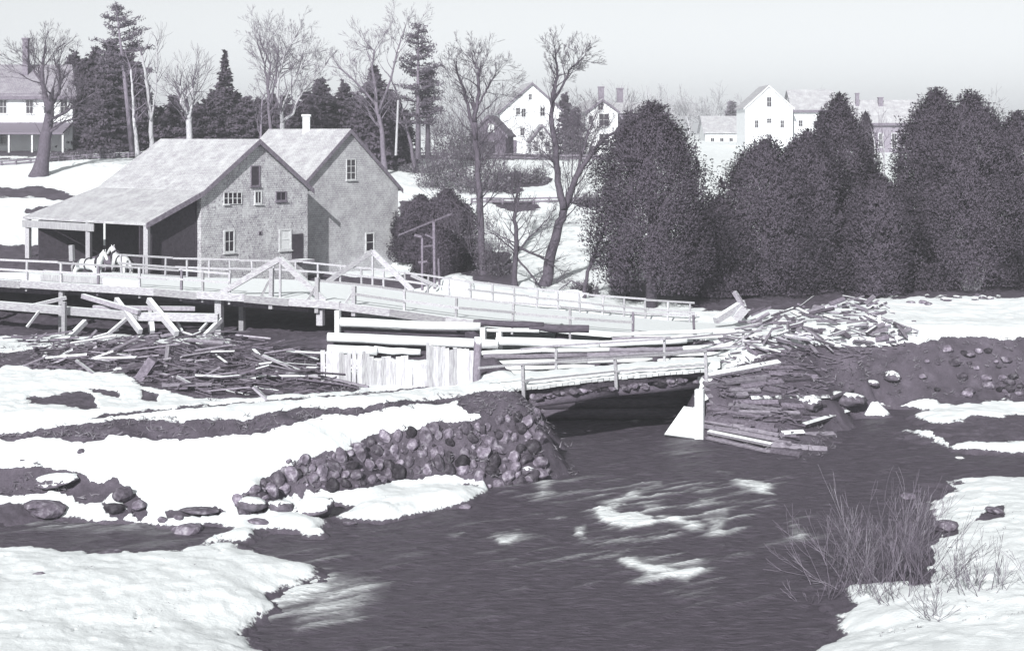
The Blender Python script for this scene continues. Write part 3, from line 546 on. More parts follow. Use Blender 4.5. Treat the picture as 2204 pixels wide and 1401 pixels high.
h, fr = side_house('long_grey_house', 'long greyish house with dark eave between two cedars', 1836, 1985, 218, 340, 266, 218, 'grey_wall', ((1920, 1929, 288, 318), (1892, 1900, 288, 316), (1946, 1954, 288, 316)))
for x, w_, y0 in ((1845, .45, 203), (1895, .6, 212)): c = at(x, 0, 221); chimney(h, (c.x, c.y), w_, fr.ze+1, H+(HZ-y0)*221/F, 'brick')
# left house
h, fr = house('hip_roof_house', 'white house with grey hipped roof and dark porch behind the old tree', -120, 156, 140, 322, 208, 206, 9, 'white_wall', 'roof_dk', .0, .3)
zb, ze = fr.zb, fr.ze; x0 = (-128-CX)*140/F; x1 = (168-CX)*140/F; zr = H+(HZ-140)*145/F
m = MB(); m.add([(x0, 139.6, ze), (x1, 139.6, ze), (x1, 149.4, ze), (x0, 149.4, ze), (x0+1.2, 144.5, zr), (x1-1.7, 144.5, zr), (x0, 139.6, ze+.12), (x1, 139.6, ze+.12), (x1, 149.4, ze+.12), (x0, 149.4, ze+.12)],
      [(0, 1, 7, 6), (1, 2, 8, 7), (2, 3, 9, 8), (3, 0, 6, 9), (0, 3, 2, 1), (6, 7, 5, 4), (7, 8, 5), (8, 9, 4, 5), (9, 6, 4)]); rf = part('hip_roof', m, M['roof_g'], h); uv_planar(rf.data)
m = MB(); m.beam((x0, 139.55, ze-.12), (x1, 139.55, ze-.12), .1, .3); part('dark_eave_board', m, M['trim'], h)
for a in (-70, -35, 0, 57, 95, 131): hw(h, fr, a, a+14, 216, 244, frame='trim_lt')
for a in (-60, 0): hw(h, fr, a, a+14, 280, 310)
zp = H-(300-HZ)*138/F; m = MB(); m.slab([(x0, 137, zp+.4), ((142-CX)*138/F, 137, zp+.4), ((142-CX)*138/F, 140, zp+1.25), (x0, 140, zp+1.25)], (0, 0, 1), .15); part('porch_roof', m, M['roof_dk'], h)
for a in (-40, 20, 70, 108, 136): x = (a-CX)*137.2/F; m = MB(); m.beam((x, 137.2, zb-.4), (x, 137.2, zp+.5), .16, .16); part('porch_post', m, M['trim_lt'], h)
c = at(56, 0, 143); chimney(h, (c.x, c.y), .45, zr-1, H+(HZ-86)*143/F, 'brick', .6)
# ---------------------------------------------------------------- road bridge
def poly3(pts): # (px, py, Y) -> list of Vectors with cumulative parameter by px
    return [(a, at(a, b, c)) for a, b, c in pts]
def along(line, px):
    for (a, p), (b, q) in zip(line, line[1:]):
        if px <= b or (b, q) == line[-1]: return p+(q-p)*((px-a)/(b-a))
NEAR = poly3([(-160,595,82), (57,606,80), (388,626,77.5), (637,645,76), (760,656,75.6), (1031,692,75), (1320,716,74), (1470,726,73.6), (1640,722,75)])
FAR = poly3([(-160,588,90), (100,585,88), (260,587,87), (400,597,86), (640,602,85.8), (770,614,85.5), (883,627,85.3), (1030,647,85), (1180,665,84.5), (1300,678,84), (1490,694,83), (1640,697,82.5)])
br = thing('road_bridge', 'long snow-covered timber road bridge with railings and peaked trusses', 'bridge', at(400, 640, 78))
pxs = list(range(-160, 1651, 45)); m = MB(); V = []
for a in pxs:
    p, q = along(NEAR, a), along(FAR, a); V += [p, q, p-Vector((0, 0, .22)), q-Vector((0, 0, .22))]
m.add(V, [f for i in range(len(pxs)-1) for b in [4*i] for f in ((b, b+1, b+5, b+4), (b+2, b+6, b+7, b+3), (b, b+4, b+6, b+2), (b+1, b+3, b+7, b+5))]); part('deck', m, M['snow'], br)
def run(parent, line, px0, px1, dz, w, h, mat, name, off=(0, 0), step=None, sag=.045):
    a = px0
    while a < px1-1:
        b = min(px1, a+(step or 1e9)*rnd(.85, 1.15)); 
        if px1-b < 30: b = px1
        p, q = along(line, a), along(line, b); o = Vector((off[0], off[1], dz)); j = Vector((0, 0, rnd(-sag, sag)))
        m = MB(); m.beam(p+o, q+o+j, w, h); part(name, m, M[mat], parent); a = b
run(br, NEAR, -160, 1035, -.10, .30, .34, 'beam', 'edge_beam', (0, -.17), 105)
run(br, NEAR, -160, 760, -.42, .28, .30, 'wood_dk', 'stringer', (0, .6), 300); run(br, NEAR, -160, 760, -.42, .28, .30, 'wood_dk', 'stringer', (0, 4), 300); run(br, FAR, -160, 760, -.42, .28, .30, 'wood_dk', 'stringer', (0, -.4), 300)
run(br, FAR, 240, 1030, -.10, .24, .24, 'rail_dark', 'edge_beam', (0, 0), 160)
# railings
for a in (-120, -40, 57, 133, 213, 303, 390, 437, 495, 871, 981, 1103, 1228, 1362, 1495):
    p = along(NEAR, a); m = MB(); l = rnd(-.07, .07); m.beam(p-Vector((0, 0, .45)), p+Vector((l, 0, .98)), .10, .10); part('railing_post', m, M['rail_dark' if a > 1300 or a in (390, 213) else 'rail'], br)
run(br, NEAR, -160, 495, .98, .07, .09, 'rail', 'rail', (0, 0), 130); run(br, NEAR, -160, 495, .55, .05, .10, 'rail', 'rail', (0, -.08), 130)
run(br, NEAR, 690, 1500, .95, .07, .09, 'rail', 'rail', (0, 0), 120); run(br, NEAR, 760, 1362, .5, .06, .12, 'rail', 'rail', (0, -.07), 120)
for a in list(range(262, 1500, 47)):
    p = along(FAR, a); m = MB(); m.beam(p-Vector((0, 0, .3)), p+Vector((rnd(-.06, .06), 0, .92+rnd(-.04, .04))), .09, .09); part('railing_post', m, M['rail'], br)
run(br, FAR, 258, 1495, .93, .07, .09, 'rail', 'rail', (0, 0), 125); run(br, FAR, 258, 1495, .5, .05, .10, 'rail', 'rail', (0, -.07), 125)
run(br, NEAR, -160, 300, .22, .06, .3, 'plank', 'kick_board', (0, .1), 120)
# king-post trusses
def truss(line, pk, pk_py, Yk, l, r, mat):
    p = at(pk, pk_py, Yk); a, b = along(line, l), along(line, r)
    for e in (a, b):
        m = MB(); m.beam(e+Vector((0, 0, .05)), p, .24, .26); part('truss_brace', m, M[mat], br)
    m = MB(); q = along(line, pk); q = Vector((p.x, p.y, q.z-.3)); m.beam(q, p+Vector((0, 0, .06)), .09, .09); part('king_post', m, M['rail'], br)
truss(NEAR, 603, 557, 76.2, 478, 700, 'beam'); truss(FAR, 802, 541, 85.4, 706, 888, 'beam')
for a, t0 in ((585, 577), (683, 597), (762, 616)):
    p = along(NEAR, a); t_ = at(a, t0, p.y); m = MB(); m.beam(p-Vector((0, .1, .5)), t_, .18, .18); part('railing_post', m, M['rail'], br)
    m = MB(); m.beam(p+Vector((-.55, -.15, -.15)), p.lerp(t_, .75), .1, .1); part('post_brace', m, M['rail'], br)
m = MB(); m.beam(at(885, 592, 85.2), at(940, 616, 85.0), .16, .16); part('truss_brace', m, M['rail'], br)
# bents and braces below the deck
def stick(parent, name, x0, y0, Y0, x1, y1, Y1, w, h, mat): m = MB(); m.beam(at(x0, y0, Y0), at(x1, y1, Y1), w, h); return part(name, m, M[mat], parent)
for x, y0, y1, Y, w in ((472, 640, 735, 77.3, .32), (521, 648, 725, 79, .24), (133, 612, 735, 79.5, .22), (-40, 605, 735, 80.5, .26), (690, 650, 700, 76, .3), (325, 620, 728, 79, .2)):
    stick(br, 'trestle_post', x, y0, Y, x, y1, Y, w, w, 'rail')
# ---------------------------------------------------------------- timber staging below the bridge
st = thing('timber_staging', 'tangle of bleached braces and sill under the left of the road bridge', 'staging', at(300, 725, 77))
for q in ((-60, 652, 79, 300, 681, 76.6, .34, .36, 'beam'), (300, 681, 76.6, 470, 684, 76.4, .34, .36, 'beam'), (178, 637, 78, 300, 672, 76.3, .22, .2, 'wood_lt'), (250, 645, 77.5, 302, 714, 75.5, .2, .24, 'rail'), (320, 646, 77.5, 380, 718, 75.5, .22, .26, 'beam'),
          (148, 728, 75.6, 184, 692, 76.6, .2, .22, 'beam'), (234, 718, 75.8, 272, 686, 76.6, .12, .14, 'rail'), (440, 724, 75.6, 476, 688, 76.6, .18, .2, 'beam'), (60, 660, 78, 142, 641, 79, .16, .16, 'rail'), (138, 650, 77, 138, 722, 77, .18, .18, 'rail'), (325, 676, 77, 328, 715, 76, .2, .2, 'rail'),
          (58, 704, 77, 84, 670, 77.4, .1, .1, 'rail'), (430, 712, 76, 458, 682, 76.8, .1, .1, 'rail'), (380, 690, 77.5, 395, 720, 76.8, .1, .12, 'wood_lt'), (200, 662, 77.6, 420, 664, 78, .2, .2, 'wood_lt')):
    stick(st, 'brace' if abs(q[4]-q[1]) > 12 else 'sill_beam', *q)
# ---------------------------------------------------------------- log crib and plank fence
lc = thing('log_crib', 'crib wall of stacked snow-topped logs below the road bridge', 'crib wall', at(900, 790, 70))
def log(x0, y0, Y0, x1, y1, Y1, r, mat='log', n=9):
    p, q = at(x0, y0, Y0), at(x1, y1, Y1); k = 6; pts = []; rs = []
    for i in range(k): 
        pts.append(p.lerp(q, i/(k-1))+Vector((0, rnd(-.02, .02), rnd(-.025, .025)))); rs.append(r*rnd(.92, 1.06)*(1-.08*i/(k-1)))
    pts = [pts[0]-(q-p).normalized()*.03]+pts; rs = [rs[0]*.82]+rs
    m = MB(); m.tube(pts, rs, n); return part('log', m, M[mat], lc, True)
for q in ((732, 694, 72.0, 1034, 704, 71.8, .20), (706, 725, 71.2, 1072, 741, 71.0, .215), (1068, 734, 71.2, 1290, 741, 71.2, .20), (706, 751, 70.6, 812, 755, 70.5, .19), (806, 752, 70.7, 905, 759, 70.5, .15),
          (1020, 695, 72.4, 1170, 700, 72.6, .16, 'log_dk'), (1140, 704, 72.6, 1268, 709, 72.6, .19, 'log_dk'), (985, 704, 72.2, 1022, 704, 72.8, .22, 'log_dk'), (1040, 710, 71.8, 1160, 712, 71.9, .08), (1285, 740, 71.3, 1478, 733, 71.8, .15),
          (715, 766, 71.4, 1010, 778, 71.2, .2, 'log_dk'), (720, 741, 71.9, 1060, 756, 71.7, .17, 'log_dk'), (735, 711, 72.5, 1000, 723, 72.3, .15, 'log_dk'),  # recessed dark logs paint the shade in the gaps between pale ones
          (1060, 822, 70.0, 1500, 818, 70.4, .3, 'log_dk'), (1080, 846, 70.1, 1500, 842, 70.3, .3, 'log_dk'), (1100, 868, 70.2, 1500, 864, 70.3, .3, 'log_dk'), (1110, 890, 70.3, 1500, 887, 70.3, .3, 'log_dk')): log(*q)
for y0, y1, Y, r0 in ((758, 748, 71.0, .10), (770, 762, 70.7, .11), (783, 772, 70.4, .10), (795, 786, 70.1, .12), (807, 799, 69.8, .11), (744, 724, 72.2, .09), (731, 714, 72.8, .10)):
    x = 1030+rnd(0, 30)+(260 if y0 < 750 else 0)
    while x < 1560:
        x2 = min(x+rnd(110, 260), 1590); f = lambda q: lerp(y0, y1, (q-1030)/500); log(x, f(x)+rnd(-2, 2), Y, x2, f(x2)+rnd(-2, 2), Y+.3*(x2-x)/500, r0*rnd(.8, 1.2), random.choice(['log', 'log', 'log', 'slab'])); x = x2+rnd(-20, 25)
for x, y0, y1, Y in ((727, 668, 760, 71.9), (1075, 710, 765, 71.9), (1040, 705, 730, 71.6)):
    m = MB(); m.beam(at(x, y0, Y), at(x, y1, Y), .22, .22); part('cross_timber', m, M['log'], lc)
pf = thing('plank_fence', 'uneven bleached vertical plank wall at the foot of the log crib', 'plank wall', on_ground(850, 64.5))
prof = [(688, 757), (734, 756), (738, 768), (742, 760), (800, 760), (804, 772), (812, 770), (868, 772), (872, 784), (912, 782), (916, 744), (936, 744), (940, 752), (1024, 748)]
x = 690.0
while x < 1022:
    w = rnd(6.5, 10.5); yt = np.interp(x, [a for a, _ in prof], [b for _, b in prof])+rnd(-7, 7)
    if random.random() < .1: yt -= rnd(4, 9)
    Y = lerp(65.6, 64.4, (x-690)/332)+rnd(-.04, .04); p = at(x+w/2, yt, Y); gz = ground(p.x, Y)-.25; ww = w*Y/F*1.03
    m = MB(); b = p.x+rnd(-.02, .02); m.hexa([(b-ww/2, Y-.02, gz), (b+ww/2, Y-.02, gz), (b+ww/2, Y+.02, gz), (b-ww/2, Y+.02, gz), (p.x-ww/2, Y-.02, p.z+rnd(-.03, .03)), (p.x+ww/2, Y-.02, p.z+rnd(-.03, .03)), (p.x+ww/2, Y+.02, p.z), (p.x-ww/2, Y+.02, p.z)])
    part('plank', m, M['plank'], pf); x += w+(rnd(1, 2.5) if random.random() < .06 else 0)
m = MB(); p = on_ground(1026, 64.2); m.tube([p-Vector((0, 0, .3)), p+Vector((.02, 0, .8)), p+Vector((.05, 0, 1.75))], [.17, .15, .15], 8); part('corner_post', m, M['rail_dark'], pf, True)
# ---------------------------------------------------------------- footbridge
fb = thing('footbridge', 'low snowy footbridge with open railings over the dark opening', 'footbridge', at(1320, 810, 66))
FN = poly3([(1090,839,61.8), (1320,812,65), (1545,793,67.4)]); FF = poly3([(1040,815,64.4), (1320,789,67.8), (1545,771,70.3)])
pxs = list(range(1090, 1546, 13)); 
for i, a in enumerate(pxs[:-1]):
    b = pxs[i+1]; fo = (along(FF, a), along(FF, b)); m = MB(); j = rnd(-.02, .02); z = Vector((0, 0, j))
    p, q, r_, s_ = along(FN, a)+z, along(FN, b)+z, fo[1]+z, fo[0]+z; n_ = Vector((0, rnd(-.12, .06), 0)); p = p+n_; q = q+n_; g_ = (q-p)*.03
    m.slab([p+g_, q-g_, r_-g_, s_+g_], (0, 0, -1), .10); part('deck_plank', m, M['deck'], fb)
m = MB(); V = []; pxs2 = list(range(1060, 1560, 10))
for a in pxs2: p, q = along(FN, a), along(FF, a); e = Vector((0, 0, .05+rnd(0, .07))); V += [p+e+Vector((0, rnd(-.05, .12), 0)), p.lerp(q, .5)+e*1.5, q+e, p+Vector((0, .05, .004))]
m.add(V, [f for i in range(len(pxs2)-1) for b in [4*i] for f in ((b, b+4, b+5, b+1), (b+1, b+5, b+6, b+2), (b+3, b+7, b+4, b))]); part('snow_cover', m, M['snow'], fb, True)
run(fb, FN, 1095, 1540, -.24, .22, .24, 'wood_dk', 'stringer', (0, .6)); run(fb, FF, 1095, 1540, -.26, .26, .3, 'wood_dk', 'stringer', (0, -.2))
pass
for x, y0, y1 in ((1125, 782, 872), (1324, 770, 838), (1518, 755, 822)):
    Y = along(FN, x).y-.1; m = MB(); m.beam(at(x+3, y1, Y), at(x, y0, Y), .12, .12); part('railing_post', m, M['rail'], fb)
for x, y0, y1 in ((1197, 742, 803), (1430, 726, 780), (1600, 716, 765)):
    Y = along(FF, x).y; m = MB(); m.beam(at(x, y1, Y), at(x, y0, Y), .10, .10); part('railing_post', m, M['rail'], fb)
for x0, y0, x1, y1, L_ in ((1030, 792, 1125, 784, FN), (1125, 784, 1324, 772, FN), (1324, 772, 1520, 757, FN), (1125, 820, 1324, 799, FN), (1324, 799, 1518, 786, FN), (1120, 752, 1197, 744, FF), (1197, 744, 1430, 730, FF), (1430, 730, 1640, 712, FF), (1197, 775, 1430, 760, FF), (1430, 760, 1600, 744, FF)):
    m = MB(); m.beam(at(x0, y0, along(L_, x0).y-.17), at(x1, y1, along(L_, x1).y-.17), .045, .075); part('rail', m, M['rail' if L_ is FN else 'wood_lt'], fb)
rb_ = thing('rubble_ledge', 'ledge of logs, stones and snow lumps under the footbridge edge', 'ledge', at(1300, 850, 66))
for x0, x1, dz, r_ in ((1140, 1330, -.62, .17), (1320, 1500, -.60, .16)):
    p, q = along(FN, x0)+Vector((0, .15, dz)), along(FN, x1)+Vector((0, .15, dz)); m = MB(); m.tube([p, p.lerp(q, .5)+Vector((0, 0, -.03)), q], [r_, r_*.95, r_*.85], 9); part('ledge_log', m, M['log_dk'], rb_, True)
RKL = []
for k in range(70):
    x = rnd(1145, 1498); p = along(FN, x)+Vector((rnd(-.1, .1), rnd(-.05, .3), rnd(-.50, -.36))); RKL.append((p, rnd(.08, .2), False))
# abutment
ab = thing('timber_abutment', 'timber corner abutment with snowy sloping plank apron at the footbridge end', 'abutment', at(1505, 945, 66))
m = MB(); m.beam(at(1506, 955, 66), at(1506, 838, 66), .34, .34); part('corner_post', m, M['log'], ab)
m = MB(); m.slab([at(1472, 874, 66.6), at(1503, 879, 66.2), at(1505, 944, 65.9), at(1430, 934, 66.2)], (0, .3, -.2), .3); part('plank_apron', m, M['snow'], ab)
m = MB(); m.slab([at(1495, 855, 66.4), at(1512, 838, 66.3), at(1525, 858, 66.2), at(1510, 866, 66.1)], (0, .5, 0), .5); part('cap_block', m, M['snow'], ab)
# ---------------------------------------------------------------- slab crib on the right bank
sc = thing('slab_crib', 'sloping crib of layered weathered slabs right of the footbridge', 'crib', at(1600, 960, 65))
def ground_pt(px, py): return hit(px, py, 58, 95)
for r_ in range(19):                                            # courses of slabs, laid along the face
    s = r_/18; x = 1512+rnd(0, 14); xe = rnd(1640, 1800)+40*s
    while x < xe:
        L_ = rnd(60, 170)*(1.0 if x < 1680 else .7); x2 = min(x+L_, xe+rnd(0, 30), 1835)
        f = lambda q: lerp(np.interp(q, [1510, 1600, 1700, 1810, 1840], [802, 772, 758, 772, 780]), np.interp(q, [1510, 1600, 1700, 1780, 1840], [946, 968, 988, 985, 925]), s)
        p, q = ground_pt(x, f(x)+rnd(-4, 4)), ground_pt(x2, f(x2)+rnd(-4, 4)); x = x2+rnd(-6, 8)
        if (q-p).length > 6 or (q-p).length < .35 or random.random() < .08: continue
        up = Vector((0, rnd(-.12, .0), .08+rnd(0, .06))); m = MB(); m.beam(p+up, q+up, rnd(.12, .28), rnd(.06, .12), (0, -.8, 1), rnd(-.25, .25)); part('slab', m, M[random.choice(['slab', 'slab', 'slab', 'wood', 'wood_lt'] if x < 1680 else ['slab', 'wood', 'wood', 'wood_dk'])], sc)
# ---------------------------------------------------------------- loose boards
def board(p, q, w, h, mat, label, group, tw=0): m = MB(); m.beam(p, q, w, h, (0, 0, 1), tw); return solo('loose_board', m, M[mat], label, 'board', group)
def heap_label(x, y, L_, mat):
    tone = {'wood': 'grey', 'slab': 'weathered', 'wood_dk': 'dark', 'wood_lt': 'pale'}[mat]; zone = 'at the far left of the heap' if x < 180 else ('in the heap below the timber staging' if y < 765 and x < 480 else ('at the front of the heap facing the path' if x < 520 else 'at the right end of the heap before the plank wall'))
    return '%s %s slab board %s' % ('long' if L_ > 1.3 else 'short', tone, zone)
GL = 'slab boards heaped below the road bridge'
n = 0
while n < 140:
    x = rnd(50, 760); y = rnd(718, 855)
    if y < np.interp(x, [50, 300, 480, 560, 770], [735, 722, 722, 735, 800]) or y > np.interp(x, [50, 160, 260, 400, 600, 770], [790, 800, 800, 850, 855, 840]): continue
    p = hit(x, y, 58, 76); L_ = rnd(.35, 2.3); ang = rnd(-.5, .35) if random.random() < .6 else rnd(-1.5, 1.5)
    d = Vector((math.cos(ang), math.sin(ang), 0))*L_; a, b = p-d/2, p+d/2; a.z = ground(a.x, a.y); b.z = ground(b.x, b.y); z = rnd(.06, .42)
    if abs(a.z-b.z) > .8: continue
    board(a+Vector((0, 0, z)), b+Vector((0, 0, z+rnd(-.2, .35))), rnd(.07, .19), rnd(.03, .07), (mt_ := random.choice(['wood', 'slab', 'wood_dk', 'slab', 'wood', 'wood_lt'])), heap_label(x, y, L_, mt_), GL, rnd(-.6, .6)); n += 1
for x0, y0, x1, y1, w, lb in ((163, 775, 205, 806, .2, 'pale board sticking out of snow at the left heap'), (362, 742, 357, 790, .16, 'upright pale stick standing in the left heap'), (565, 765, 650, 800, .3, 'broad pale plank sloping beside the dark hollow'), (545, 832, 575, 860, .3, 'short thick pale block on the path edge'), (100, 790, 145, 768, .2, 'pale board leaning at far left of the heap'),
                              (380, 810, 440, 842, .2, 'crooked snowy branch board on the heap front'), (204, 732, 206, 752, .18, 'small upright stub on top of the heap'), (590, 800, 700, 812, .18, 'long pale slat lying across the right end of the heap'), (300, 816, 330, 772, .5, 'grey stump-like post leaning in the heap')):
    p, q = hit(x0, y0, 58, 76), hit(x1, y1, 58, 76); Yc = min(p.y, q.y); p, q = at(x0, y0, Yc-.1), at(x1, y1, Yc-.1); board(p, q, w, .08 if w < .4 else .35, 'wood_lt' if w < .4 else 'wood', lb, 'single boards of the left heap')
def pile_label(x, y, L_, mat):
    tone = {'wood': 'grey', 'slab': 'weathered', 'wood_dk': 'dark', 'wood_lt': 'pale'}[mat]; zone = 'at the left end of the right bank pile' if x < 1690 else ('on the crest of the right bank pile' if y < 700 else ('low in the right bank pile above the slabs' if x < 1800 else 'at the right end of the right bank pile'))
    return '%s %s splintered board %s' % ('long' if L_ > .9 else 'short', tone, zone)
GR = 'boards of the right bank debris pile'
n = 0
while n < 115:
    x = rnd(1600, 1965); y = rnd(640, 770)
    if y < np.interp(x, [1600, 1700, 1850, 1960], [700, 672, 650, 690]) or y > np.interp(x, [1600, 1700, 1850, 1960], [790, 770, 752, 735]): continue
    p = hit(x, y, 64, 95); L_ = rnd(.3, 1.5); ang = rnd(-.7, .7) if random.random() < .6 else rnd(-1.6, 1.6); d = Vector((math.cos(ang), math.sin(ang), 0))*L_; a, b = p-d/2, p+d/2; a.z = ground(a.x, a.y); b.z = ground(b.x, b.y); z = rnd(.08, .5)
    if abs(a.z-b.z) > .9: continue
    board(a+Vector((0, 0, z)), b+Vector((0, 0, z+rnd(-.3, .4))), rnd(.07, .24), rnd(.04, .14), (mt_ := random.choice(['wood', 'wood_lt', 'wood_dk', 'slab'])), pile_label(x, y, L_, mt_), GR, rnd(-.8, .8)); n += 1
for k, (x1, y1) in enumerate(((1893, 742), (1912, 738), (1928, 736), (1945, 730), (1958, 722), (1968, 745), (1975, 712))):
    board(at(1848+4*k, 686-2*k, 80), at(x1, y1, 77.2), .16, .06, 'wood_lt' if k % 2 == 0 else 'wood', 'long board fanned out at the right of the debris pile', 'fan of long boards', rnd(-.4, .4))
def litter(name, label, n, x0, x1, y0, y1, ylo, yhi, near, far, lmax):
    m = MB(); k = 0
    while k < n:
        x = rnd(x0, x1); y = rnd(y0, y1)
        if y < np.interp(x, *ylo) or y > np.interp(x, *yhi): continue
        p = hit(x, y, near, far)+Vector((0, 0, rnd(.03, .22))); ang = rnd(-.6, .5) if random.random() < .5 else rnd(0, 3.1); d = Vector((math.cos(ang), math.sin(ang), rnd(-.3, .3)))*rnd(.1, lmax); m.beam(p-d, p+d, rnd(.03, .09), rnd(.02, .05), (0, 0, 1), rnd(-1, 1)); k += 1
    o = obj(name, m.mesh(name), M['wood']); tag(o, label, kind='stuff')
litter('slab_litter', 'splinters and bark litter of the left heap', 700, 50, 765, 718, 858, ([50, 300, 480, 560, 770], [735, 722, 722, 735, 800]), ([50, 160, 260, 400, 600, 770], [792, 802, 802, 852, 857, 842]), 58, 76, .45)
litter('bank_litter', 'splinters and chips over the right bank pile', 420, 1540, 1970, 650, 960, ([1540, 1700, 1850, 1970], [740, 675, 655, 695]), ([1540, 1700, 1800, 1970], [930, 970, 800, 740]), 60, 95, .35)
bt = thing('broken_timber', 'broken timber frame pointing up before the dark cedars', 'timber', at(1545, 685, 80))
stick(bt, 'timber', 1540, 690, 79.5, 1600, 652, 80.5, .3, .3, 'beam'); stick(bt, 'timber', 1580, 628, 80.5, 1602, 662, 80.2, .2, .2, 'wood_lt'); stick(bt, 'timber', 1582, 688, 80, 1604, 664, 80, .3, .4, 'beam')
stick(bt, 'timber', 1600, 655, 80.3, 1608, 672, 80.2, .1, .1, 'wood_lt')
# long poles at the right end of the road
for x0, y0, x1, y1 in ((1440, 748, 1650, 708), (1500, 762, 1660, 735), (1555, 735, 1600, 745), (1570, 760, 1605, 735)):
    p, q = hit(x0, y0, 64, 90), hit(x1, y1, 64, 90); board(p+Vector((0, 0, .25)), q+Vector((0, 0, .25)), .14, .12, 'wood_lt', 'long pole lying on the snow at the right end of the road', 'poles at the road end')

# ---------------------------------------------------------------- stones
def rock_mesh(name, seed, flat=.75, sub=2):
    bm = bmesh.new(); bmesh.ops.create_icosphere(bm, subdivisions=sub, radius=1); rg = np.random.default_rng(seed); ax = rg.normal(size=(7, 3)); ax /= np.linalg.norm(ax, axis=1)[:, None]; cut = rg.uniform(.6, .95, 7)
    for v in bm.verts:
        c = np.array(v.co)
        for a, k in zip(ax, cut):
            d = c@a
            if d > k: c = c-a*(d-k)*.9
        c += rg.normal(size=3)*.055; v.co = Vector((c[0], c[1], c[2]*flat))
    me = bpy.data.meshes.new(name); bm.to_mesh(me); bm.free(); return me
RK = [rock_mesh('stone', s, .8, 2) for s in range(8)]; RKS = [rock_mesh('boulder', 40+s, .75, 3) for s in range(5)]
for r_ in RK: r_.materials.append(M['stone'])
for r_ in RKS: r_.materials.append(M['stone_snow']); r_.polygons.foreach_set('use_smooth', [True]*len(r_.polygons))
RKN = [r_.copy() for r_ in RK[:3]]
for r_ in RKN: r_.materials.clear(); r_.materials.append(M['snow'])
for p, r, sn in RKL:
    o = bpy.data.objects.new('snow_lump' if sn else 'stone', random.choice(RKN if sn else RK)); C.objects.link(o); o.parent = rb_; o.location = p-rb_.location; o.scale = (r*3.2, r*1.2, r*.6) if sn else (r*1.5, r, r*.8); o.rotation_euler = (rnd(-.15, .15), rnd(-.15, .15), rnd(-.3, .3) if sn else rnd(0, 6))
sw = thing('stone_retaining_wall', 'rubble wall of rounded field stones beside the river', 'stone wall', on_ground(850, 57))
cnt = 0; tries = 0; pts = []
poly = [(505, 1105), (512, 1075), (560, 1045), (620, 1012), (700, 985), (790, 958), (850, 942), (930, 928), (1010, 926), (1080, 914), (1140, 884), (1168, 905), (1160, 960), (1180, 1030), (1120, 1055), (1060, 1055), (1030, 1030), (960, 1015), (870, 1025), (750, 1052), (650, 1058), (580, 1075), (560, 1102)]
for want, r0, r1, gap in ((75, .21, .32, 23), (115, .13, .19, 14), (85, .06, .11, 8)):
    k = 0
    for _ in range(6000):
        if k >= want: break
        x = rnd(500, 1185); y = rnd(868, 1108)
        if not inside(x, y, poly) or any((x-a)**2+((y-b)*1.2)**2 < (gap*.55+g*.55)**2 for a, b, g in pts): continue
        
        if x > 1050 and random.random() < .55: continue
        p = hit(x, y, 48, 66); r = rnd(r0, r1); k += 1; pts.append((x, y, gap))
        o = bpy.data.objects.new('stone', random.choice(RK)); C.objects.link(o); o.parent = sw; o.location = p+Vector((0, .02, r*.05))-sw.location; o.rotation_euler = (rnd(0, 6), rnd(0, 6), rnd(0, 6)); o.scale = (r*rnd(.9, 1.3), r*rnd(.85, 1.2), r*rnd(.75, 1.05))
def boulder(px, py, wpx, hpx, label, capped=True, k=0, group='river boulders'):
    p = hit(px, py, 38, 100); s = p.y/F
    o = bpy.data.objects.new('boulder', (RKS[k % 5] if capped else RK[k % 8])); C.objects.link(o); o.location = p+Vector((0, 0, hpx*s*.25)); o.scale = (wpx*s/2, wpx*s/2*rnd(.7, 1), hpx*s/1.9); o.rotation_euler = (rnd(-.15, .15), rnd(-.15, .15), rnd(0, 6)); return tag(o, label, 'boulder', group)
boulder(668, 1112, 125, 58, 'large snow-capped boulder on the white ledge below the stone wall', 1, 0); boulder(545, 1098, 70, 42, 'snow-topped boulder at the low left end of the stone wall', 1, 1)
boulder(605, 1100, 55, 38, 'smaller boulder wedged left of the large capped boulder', 1, 3)
boulder(120, 1048, 110, 34, 'broad dark boulder at the left bank edge', 1, 2); boulder(95, 1110, 100, 50, 'dark boulder in the stream corner at far left', 0, 3); boulder(265, 1080, 60, 45, 'dark jagged boulder amid the left snow bank', 0, 4); boulder(245, 1105, 50, 28, 'low dark boulder at the water by the jagged one', 0, 5); boulder(300, 1100, 46, 30, 'dark boulder at the stream mouth of the snow bank', 0, 6)
boulder(400, 1158, 75, 38, 'dark wet boulder standing in the side stream', 0, 1); boulder(350, 1128, 30, 18, 'small wet stone above the side stream', 0, 2); boulder(385, 1122, 34, 16, 'flat wet stone next to the side stream snow', 0, 7)
boulder(430, 1104, 90, 18, 'long dark flat stone showing through the ledge snow', 0, 0); boulder(560, 1128, 60, 14, 'flat stone streak in the ledge snow under the boulders', 0, 3); boulder(755, 1130, 40, 16, 'dark stone at the ledge lip beside the river', 0, 5); boulder(1000, 1102, 34, 14, 'half-sunk stone off the right lip of the ledge', 0, 4)
boulder(1135, 1022, 30, 26, 'pale stone at the river corner of the stone wall', 1, 2); boulder(1165, 1028, 40, 30, 'mottled stone standing in water at the wall corner', 0, 6); boulder(1140, 1045, 24, 20, 'wet stone low in the water at the wall corner', 0, 1)
boulder(1920, 820, 48, 30, 'snow-capped stone high on the dark right bank', 1, 4); boulder(1877, 838, 36, 22, 'small snow-capped stone low on the dark right bank', 1, 0); boulder(2062, 998, 34, 22, 'white-topped stone alone in the dark right inlet', 1, 1); boulder(2038, 1142, 62, 38, 'dark boulder on the near right snow bank', 0, 0); boulder(2140, 1105, 44, 20, 'flat dark stone on the near right snow edge', 0, 2)
